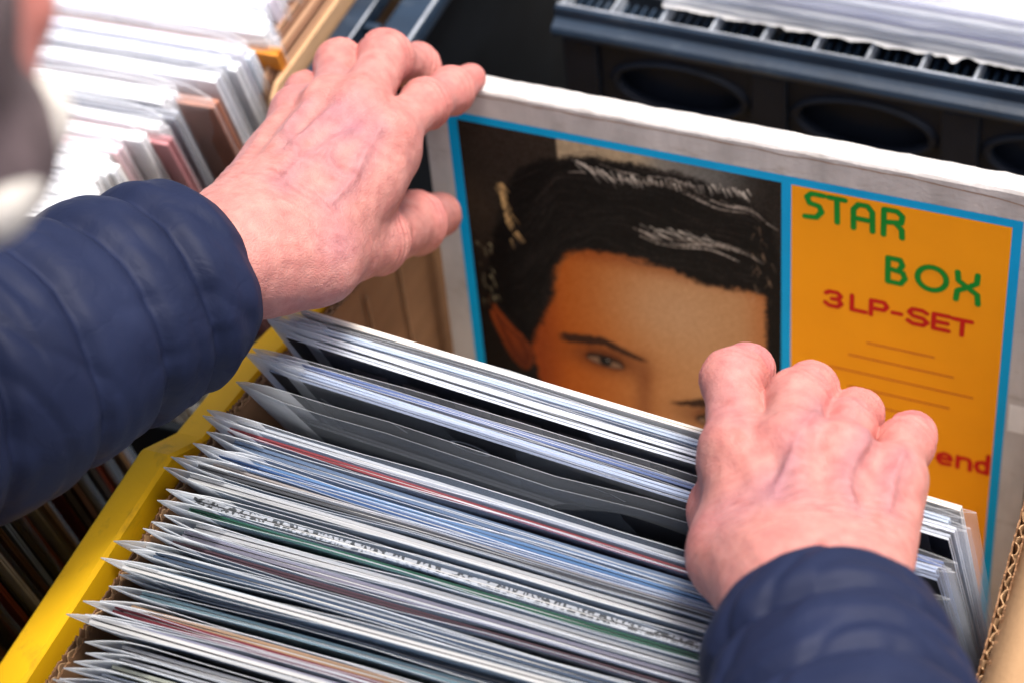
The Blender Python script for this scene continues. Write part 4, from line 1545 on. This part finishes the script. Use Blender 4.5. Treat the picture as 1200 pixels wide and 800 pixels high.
RV, RQ, RT = hand(rj, rw_, rf_, rn, rrad, True, rv, palm_r=rpalm)

# ---- left hand (on the top corner of the box set)
lw_, lf_ = C3(280, 283, .389), C3(175, 335, .402)
lj = {
    'index': [C3(450, 162, .384), C3(499, 122, .372), C3(529, 107, .363), C3(551, 93, .3545)],
    'middle': [C3(420, 130, .390), C3(452, 68, .381), C3(488, 80, .358), C3(512, 104, .340)],
    'ring': [C3(386, 124, .388), C3(398, 76, .377), C3(428, 94, .352), C3(448, 118, .334)],
    'pinky': [C3(348, 132, .379), C3(358, 112, .366), C3(378, 122, .344), C3(392, 142, .330)],
}
lj['thumb'] = [C3(372, 308, .372), C3(440, 282, .345), C3(487, 262, .317), C3(515, 252, .296)]
lrad = {'index': (.0120, .0104, .0096, .0078), 'middle': (.0122, .0114, .0100, .0085), 'ring': (.0112, .0100, .0094, .0082), 'pinky': (.0100, .0088, .0080, .0070), 'thumb': (.0165, .0142, .0134, .0112)}
ln_ = np.cross(lj['pinky'][0] - lj['index'][0], lj['middle'][0] - lw_)
ln_ = ln_ / np.linalg.norm(ln_)
if ln_[2] < 0:
    ln_ = -ln_
uo = ln_ * .012
lv = [[C3(330, 260, .39) + uo, C3(355, 215, .392) + uo, C3(395, 180, .394) + uo, C3(430, 165, .39) + uo],
      [C3(340, 200, .392) + uo, C3(375, 165, .394) + uo, C3(400, 140, .394) + uo],
      [C3(355, 215, .392) + uo, C3(345, 175, .39) + uo, C3(365, 140, .39) + uo],
      [C3(400, 260, .386) + uo, C3(425, 230, .388) + uo, C3(440, 195, .388) + uo, C3(455, 170, .386) + uo],
      [C3(425, 230, .388) + uo, C3(395, 205, .392) + uo, C3(395, 180, .394) + uo]]
lpalm = {'index': .0135, 'middle': .0134, 'ring': .0126, 'pinky': .0112}
web = [(C3(392, 265, .372), C3(440, 188, .372), .0140, .0108, .012), (C3(330, 300, .375), C3(430, 215, .375), .018, .014, .014)]
LV, LQ, LT = hand(lj, lw_, lf_, ln_, lrad, True, lv, palm_r=lpalm, extra=web)

# ---- rest of the body, coarse
elR = rw_ + (C3(1060, 1300, .42) - rw_) / np.linalg.norm(C3(1060, 1300, .42) - rw_) * .255
elL = lw_ + (C3(-150, 480, .44) - lw_) / np.linalg.norm(C3(-150, 480, .44) - lw_) * .255
shR, shL = np.array([.165, -.66, .60]), np.array([-.235, -.625, .60])
neck = np.array([-.035, -.625, .645])
hipc = np.array([-.03, -.97, .18])
chin = WD(-12, 190, .52)
hf = CR * .85 + CU * .02 + CF * .52
hf /= np.linalg.norm(hf)
hu = CU * .92 - CR * .25 + CF * .30
hu -= hf * (hu @ hf)
hu /= np.linalg.norm(hu)
hr = np.cross(hf, hu)
hc = chin - hf * .074 + hu * .098            # skull centre


def H(r, f, u):
    return hc + hr * r + hf * f + hu * u


lo = np.min([elR, elL, shR, shL, hipc - np.array([.2, .15, .9]), hc], 0) - .16
hi = np.max([elR, elL, shR, shL, hipc, hc], 0) + .16
G = Grid(lo, hi, .0075)
D = G.new()
D[:] = .08
for s_, sh_, el_, wr_ in ((1, shR, elR, rf_), (-1, shL, elL, lf_)):
    G.cone(D, sh_, el_, .040, .030, .02)
    G.cone(D, el_, wr_, .030, .023, .02)
    hp = hipc + np.array([.085 * s_, 0, -.03])
    kn = hp + np.array([.015 * s_, .06, -.40])
    an = np.array([hp[0] + .02 * s_, hp[1] + .02, -.62])
    G.cone(D, hp, kn, .078, .055, .03)
    G.cone(D, kn, an, .052, .036, .02)
    G.cone(D, an + np.array([0, -.02, -.045]), an + np.array([.01 * s_, .14, -.055]), .032, .026, .02)
chest = (shR + shL) / 2 + np.array([0, -.06, -.06])
G.cone(D, shR * .8 + shL * .2, shL * .8 + shR * .2, .062, .062, .03)
G.cone(D, chest, hipc + np.array([0, .0, .06]), .125, .115, .05, flat=((0, .8, -.6), .78))
G.cone(D, hipc, hipc + np.array([0, 0, -.02]), .125, .12, .04)
G.cone(D, neck, H(0, -.03, -.07), .056, .054, .03)
V1, Q1 = surface(G, D)
V1 = relax(V1, Q1, 3)
T1 = np.tile(SKIN, (len(V1), 1))
# head, finer
Gh = Grid(hc - .17, hc + .17, .0035)
D = Gh.new()
Gh.cone(D, H(0, -.025, .035), H(0, .015, .035), .080, .076, 0)
Gh.cone(D, H(0, .02, -.02), H(0, .035, -.055), .064, .050, .03)
Gh.cone(D, H(-.03, .03, -.075), H(.03, .03, -.075), .030, .030, .03)
Gh.cone(D, H(0, .060, -.085), H(0, .062, -.088), .022, .022, .02)
Gh.cone(D, H(0, .088, .012), H(0, .110, -.028), .008, .012, .012)
Gh.cone(D, H(-.012, .096, -.030), H(.012, .096, -.030), .008, .008, .008)
Gh.cone(D, H(-.035, .070, .034), H(.035, .070, .034), .014, .014, .014)
Gh.cone(D, H(-.018, .084, -.055), H(.018, .084, -.055), .007, .007, .010)
Gh.cone(D, H(-.016, .083, -.066), H(.016, .083, -.066), .0075, .0075, .006)
for s_ in (-1, 1):
    Gh.cone(D, H(.032 * s_, .088, .014), H(.034 * s_, .088, .014), .014, .014, .008, carve=True)
    Gh.cone(D, H(.074 * s_, -.008, .018), H(.072 * s_, .0, -.025), .015, .010, .008, flat=(hr, .45))
    Gh.cone(D, H(.055 * s_, .045, -.01), H(.05 * s_, .05, -.03), .030, .026, .03)
Gh.cone(D, H(0, -.03, -.055), H(0, -.035, -.13), .054, .056, .03)
V2, Q2 = surface(Gh, D)
V2 = relax(V2, Q2, 2)
T2 = np.tile(SKIN * np.array((1.0, .82, .78)), (len(V2), 1))

person = thing('person', 'person in a navy quilted jacket leafing through records with both hands', 'person', (hipc[0], hipc[1] + .04, -.70))
VV, QQ, TT = [], [], []
off = 0
for v_, q_, t_ in ((LV, LQ, LT), (RV, RQ, RT), (V1, Q1, T1), (V2, Q2, T2)):
    VV.append(v_)
    QQ.append(q_ + off)
    TT.append(t_)
    off += len(v_)
VV, QQ, TT = np.concatenate(VV), np.concatenate(QQ), np.concatenate(TT)
me = bpy.data.meshes.new('body')
me.vertices.add(len(VV))
me.vertices.foreach_set('co', VV.astype(np.float32).ravel())
me.loops.add(len(QQ) * 4)
me.loops.foreach_set('vertex_index', QQ.astype(np.int32).ravel())
me.polygons.add(len(QQ))
me.polygons.foreach_set('loop_start', np.arange(0, len(QQ) * 4, 4, dtype=np.int32))
me.update(calc_edges=True)
me.validate()
me.polygons.foreach_set('use_smooth', np.ones(len(me.polygons), dtype=bool))
at = me.color_attributes.new('tone', 'FLOAT_COLOR', 'POINT')
at.data.foreach_set('color', np.concatenate([np.clip(TT, 0, 1), np.ones((len(TT), 1))], 1).astype(np.float32).ravel())
me.materials.append(M_SKIN)
link('body', me, person)


def sdf_part(name, lo_, hi_, h_, fn, m, parent, relaxn=3):
    G_ = Grid(lo_, hi_, h_)
    D_ = G_.new()
    D_[:] = .06
    fn(G_, D_)
    v_, q_ = surface(G_, D_)
    v_ = relax(v_, q_, relaxn)
    return link(name, mesh(name, v_, q_, m, True), parent)


M_HAIR = mat('grey_hair', (.10, .085, .08), .6, .3, .4, (200, 60, 60), .6, 500)
M_BEARD = mat('grey_beard', (.13, .095, .10), .7, .3, .35, (160, 160, 60), .8, 500)


def hair_fn(G_, D_):
    G_.cone(D_, H(0, -.035, .045), H(0, .005, .052), .084, .078, 0)
    G_.cone(D_, H(0, -.06, .0), H(0, -.06, -.04), .066, .055, .02)
    G_.cone(D_, H(0, .085, -.005), H(0, .085, -.07), .075, .07, .01, carve=True)


sdf_part('hair', hc - .17, hc + .17, .005, hair_fn, M_HAIR, person)


def beard_fn(G_, D_):
    G_.cone(D_, H(-.032, .034, -.078), H(.032, .034, -.078), .034, .034, 0)
    G_.cone(D_, H(0, .058, -.092), H(0, .066, -.094), .026, .025, .02)
    for s in (-1, 1):
        G_.cone(D_, H(.058 * s, .018, -.035), H(.035 * s, .045, -.078), .020, .024, .015)
    G_.cone(D_, H(0, .105, -.060), H(0, .100, -.058), .018, .018, .008, carve=True)


sdf_part('beard', hc - .15, hc + .15, .0035, beard_fn, M_BEARD, person)
def chin_fn(G_, D_):  # sunlit edge of the beard, put in as a white piece at the chin
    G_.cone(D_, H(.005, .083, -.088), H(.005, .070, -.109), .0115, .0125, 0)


sdf_part('lit_chin_rim', hc - .16, hc + .16, .0035, chin_fn, mat('sunlit_beard_rim', (.70, .66, .60), .7, .3, .25, (160, 160, 60), .8, 500), person)
for s_ in (-1, 1):
    e_ = MB()
    bmesh.ops.create_uvsphere(e_.bm, u_segments=16, v_segments=10, radius=.0115)
    bmesh.ops.translate(e_.bm, vec=Vector(H(.033 * s_, .072, .012)), verts=e_.bm.verts[:])
    e_.build('eye', mat('eye_white', (.75, .73, .70), .2), person, True)

# ---- jacket
def jacket_material():
    m, nt, p = node_mat('navy_nylon')
    N, L = nt.nodes, nt.links
    p.inputs['Roughness'].default_value = .62
    p.inputs['Specular IOR Level'].default_value = .17
    tc = N.new('ShaderNodeTexCoord')
    nz = N.new('ShaderNodeTexNoise')
    nz.inputs['Scale'].default_value = 25
    nz.inputs['Detail'].default_value = 6
    L.new(tc.outputs['Object'], nz.inputs[0])
    rp = N.new('ShaderNodeValToRGB')
    rp.color_ramp.elements[0].position, rp.color_ramp.elements[1].position = .3, .7
    rp.color_ramp.elements[0].color = (.0078, .0122, .036, 1)
    rp.color_ramp.elements[1].color = (.0130, .0192, .052, 1)
    L.new(nz.outputs['Fac'], rp.inputs[0])
    L.new(rp.outputs[0], p.inputs['Base Color'])
    n2 = N.new('ShaderNodeTexNoise')
    n2.inputs['Scale'].default_value = 45
    n2.inputs['Detail'].default_value = 3
    n2.inputs['Distortion'].default_value = .6
    L.new(tc.outputs['Object'], n2.inputs[0])
    b1 = N.new('ShaderNodeBump')
    b1.inputs['Strength'].default_value = .30
    b1.inputs['Distance'].default_value = .003
    L.new(n2.outputs['Fac'], b1.inputs['Height'])
    n3 = N.new('ShaderNodeTexNoise')
    n3.inputs['Scale'].default_value = 900
    L.new(tc.outputs['Object'], n3.inputs[0])
    b2 = N.new('ShaderNodeBump')
    b2.inputs['Strength'].default_value = .12
    b2.inputs['Distance'].default_value = .0004
    L.new(n3.outputs['Fac'], b2.inputs['Height'])
    # fine sharp creases in the nylon
    vc = N.new('ShaderNodeTexVoronoi')
    vc.feature = 'DISTANCE_TO_EDGE'
    vc.inputs['Scale'].default_value = 34
    mpc = N.new('ShaderNodeMapping')
    mpc.inputs['Scale'].default_value = (1.0, .55, 1.2)
    ns = N.new('ShaderNodeVectorMath')
    ns.operation = 'MULTIPLY_ADD'
    ns.inputs[1].default_value = (.05, .05, .05)
    L.new(n2.outputs['Color'], ns.inputs[0])
    L.new(tc.outputs['Object'], ns.inputs[2])
    L.new(ns.outputs[0], mpc.inputs[0])
    L.new(mpc.outputs[0], vc.inputs['Vector'])
    mrc = N.new('ShaderNodeMapRange')
    mrc.inputs['From Max'].default_value = .10
    L.new(vc.outputs['Distance'], mrc.inputs['Value'])
    b3 = N.new('ShaderNodeBump')
    b3.inputs['Strength'].default_value = .08
    b3.inputs['Distance'].default_value = .0015
    L.new(mrc.outputs[0], b3.inputs['Height'])
    L.new(b1.outputs[0], b3.inputs['Normal'])
    L.new(b3.outputs[0], b2.inputs['Normal'])
    L.new(b2.outputs[0], p.inputs['Normal'])
    return m


M_JKT = jacket_material()
jk = thing('jacket_tmp', '', '')
bpy.data.objects.remove(jk)


def jacket_fn(G_, D_):
    for sh_, el_ in ((shR, elR), (shL, elL)):
        G_.cone(D_, sh_, el_, .066, .060, .02)
        G_.cone(D_, el_, el_, .060, .060, .02)
    G_.cone(D_, shR * .75 + shL * .25, shL * .75 + shR * .25, .082, .082, .03)
    ax = hipc - chest
    nb = 9
    for i in range(nb):
        a = chest + ax * (i / nb)
        b = chest + ax * ((i + .8) / nb)
        G_.cone(D_, a, b, .150, .148, .012, flat=((0, .8, -.6), .80))
    G_.cone(D_, hipc + np.array([0, .0, .05]), hipc + np.array([0, -.01, -.05]), .150, .152, .03)
    G_.cone(D_, neck + np.array([0, -.01, -.01]), neck + np.array([.01, .03, .012]), .074, .072, .02)


jlo = np.min([elR, elL, shR, shL, hipc], 0) - .18
jhi = np.max([elR, elL, shR, shL, hipc], 0) + .18
jacket = sdf_part('jacket', jlo, jhi, .008, jacket_fn, M_JKT, person, 2)


def sleeve(path, rad, seams, seed, squash=1.0, sag=(0, 0, 0), nu_=190, nv_=170, fold=.0022):
    """quilted tube from the cuff (s=0) up the arm; path: points; rad(s): radius; seams: distances of the stitched rings"""
    path = np.array(path)
    ds = np.linalg.norm(np.diff(path, axis=0), axis=1)
    cs = np.concatenate([[0], np.cumsum(ds)])
    tot = cs[-1]
    rs = random.Random(seed)
    Vv, Ff = [], []
    s_vals = np.concatenate([[-1] * 3, np.linspace(0, tot, nu_)])
    ref = np.array([0, 0, 1.0])
    tilt = [rs.uniform(-.0035, .0035) for _ in range(30)]
    ph = [rs.uniform(0, 6.28) for _ in range(30)]
    ext = [-.9] + list(seams) + [9]
    for i, s in enumerate(s_vals):
        inner = s < 0
        ss_ = 0.0 if inner else s
        c = np.array([np.interp(ss_, cs, path[:, k]) for k in range(3)])
        c2 = np.array([np.interp(min(tot, ss_ + .02), cs, path[:, k]) for k in range(3)])
        c1 = np.array([np.interp(max(0, ss_ - .02), cs, path[:, k]) for k in range(3)])
        t = c2 - c1
        t /= np.linalg.norm(t)
        n1 = ref - t * (ref @ t)
        n1 /= np.linalg.norm(n1)
        n2_ = np.cross(t, n1)
        for j in range(nv_):
            a = 2 * math.pi * j / nv_
            r = rad(ss_)
            if inner:
                r *= (.80, .84, .92)[i]
                off = (.030, .010, .0015)[i]
            else:
                off = 0
            # stitched rings
            sb = ss_
            d_near, kk = 9, 0
            lo_s, hi_s = -.012, tot + .03
            for k, sm_ in enumerate(seams):
                sk = sm_ + tilt[k] * math.sin(a + ph[k]) + .0012 * math.sin(3 * a + ph[k + 8])
                dd = sb - sk
                if abs(dd) < abs(d_near):
                    d_near, kk = dd, k
                if sk <= sb and sk > lo_s:
                    lo_s = sk
                if sk > sb and sk < hi_s:
                    hi_s = sk
            u = (sb - lo_s) / max(hi_s - lo_s, 1e-4)
            bul = max(0, 1 - abs(2 * u - 1) ** 2.8) ** .8
            w_ = min(hi_s - lo_s, .045)
            mid_ = .5 + .16 * math.sin(a * 1.0 + ph[kk + 12])
            mid2 = mnoise.noise(Vector((math.cos(a) * .7 + seed * 5 + kk * 9, math.sin(a) * .7, 2.2)))
            r += (.075 * w_) * bul * (1.0 if not inner else 0.2) - .0018 * math.exp(-((u - mid_) * w_ / .0055) ** 2) * max(0, .55 + 1.2 * mid2) * (0 if inner else 1)
            # gathers along the stitching and free folds
            P_ = c * 1.0
            gx = Vector((math.cos(a) * 1.7 + seed * 3, math.sin(a) * 1.7, sb * 9))
            gathers = math.exp(-(abs(d_near) / .010)) * (.00045 * math.sin(13 * a + ph[kk + 3] + 3 * mnoise.noise(gx * 2)))
            sf = sb * 34 + 1.1 * math.sin(a + ph[20]) + .5 * math.sin(2 * a + ph[21])
            nzv = mnoise.noise(Vector((math.cos(a) * .6 + seed * 7, math.sin(a) * .6, sf)))
            rid = 1 - abs(mnoise.noise(Vector((math.cos(a) * .55 + seed, math.sin(a) * .55, sf * 1.25 + 40)))) * 2.6
            sm_n = mnoise.noise(Vector((math.cos(a) * 3 + seed, math.sin(a) * 3, sb * 60)))
            r += gathers - .0030 * math.exp(-(d_near / .0042) ** 2) * (0 if inner else 1) + fold * nzv - fold * 1.0 * max(0, rid - .3) + .0004 * sm_n
            p_ = c + (n1 * math.cos(a) * squash + n2_ * math.sin(a)) * r + t * off
            p_ = p_ + np.array(sag) * (1 if True else 0)
            Vv.append(p_)
    m_ = len(s_vals)
    for i in range(m_ - 1):
        for j in range(nv_):
            k = (j + 1) % nv_
            Ff.append((i * nv_ + j, (i + 1) * nv_ + j, (i + 1) * nv_ + k, i * nv_ + k))
    return Vv, Ff


# left sleeve
cl = C3(232, 322, .380)
dl_ = (elL - lw_) / np.linalg.norm(elL - lw_)
pathL = [cl, cl + dl_ * .06, cl + dl_ * .14, elL + np.array([0, 0, .0]), elL + (shL - elL) * .25]
radL = lambda s: float(np.interp(s, [0, .008, .02, .05, .12, .25], [.037, .043, .0465, .0495, .053, .057]))
V, Fc = sleeve(pathL, radL, [.030, .062, .100, .140, .18, .22], 2, fold=.0022)
link('sleeve', mesh('sleeve', V, Fc, M_JKT, True), jacket)
# right sleeve
cr_ = C3(964, 730, .378)
dr_ = (elR - rw_) / np.linalg.norm(elR - rw_)
pathR = [cr_, cr_ + dr_ * .06, cr_ + dr_ * .14, elR, elR + (shR - elR) * .25]
radR = lambda s: float(np.interp(s, [0, .008, .02, .05, .12, .25], [.035, .0405, .0435, .0465, .051, .056]))
V, Fc = sleeve(pathR, radR, [.030, .064, .100, .14, .18], 5, fold=.0024)
link('sleeve', mesh('sleeve', V, Fc, M_JKT, True), jacket)

M_TRS = mat('dark_trousers', (.03, .03, .035), .85, .2, .2, (20, 20, 20), .3, 200)


def trs_fn(G_, D_):
    for s in (1, -1):
        hp = hipc + np.array([.085 * s, 0, -.03])
        kn = hp + np.array([.015 * s, .06, -.40])
        an = np.array([hp[0] + .02 * s, hp[1] + .02, -.60])
        G_.cone(D_, hp, kn, .092, .070, .02)
        G_.cone(D_, kn, an, .068, .060, .02)
    G_.cone(D_, hipc, hipc + np.array([0, 0, -.04]), .137, .13, .03)


sdf_part('trousers', hipc - np.array([.3, .25, .9]), hipc + np.array([.3, .3, .2]), .01, trs_fn, M_TRS, person)
for s_ in (1, -1):
    ax_ = hipc[0] + .107 * s_
    sdf_part('shoe', np.array([ax_ - .1, hipc[1] - .15, -.72]), np.array([ax_ + .1, hipc[1] + .3, -.55]), .006,
             lambda G_, D_: (G_.cone(D_, (ax_, hipc[1] - .01, -.655), (ax_ + .01 * s_, hipc[1] + .17, -.662), .044, .037, .0),), M_BLACK, person)
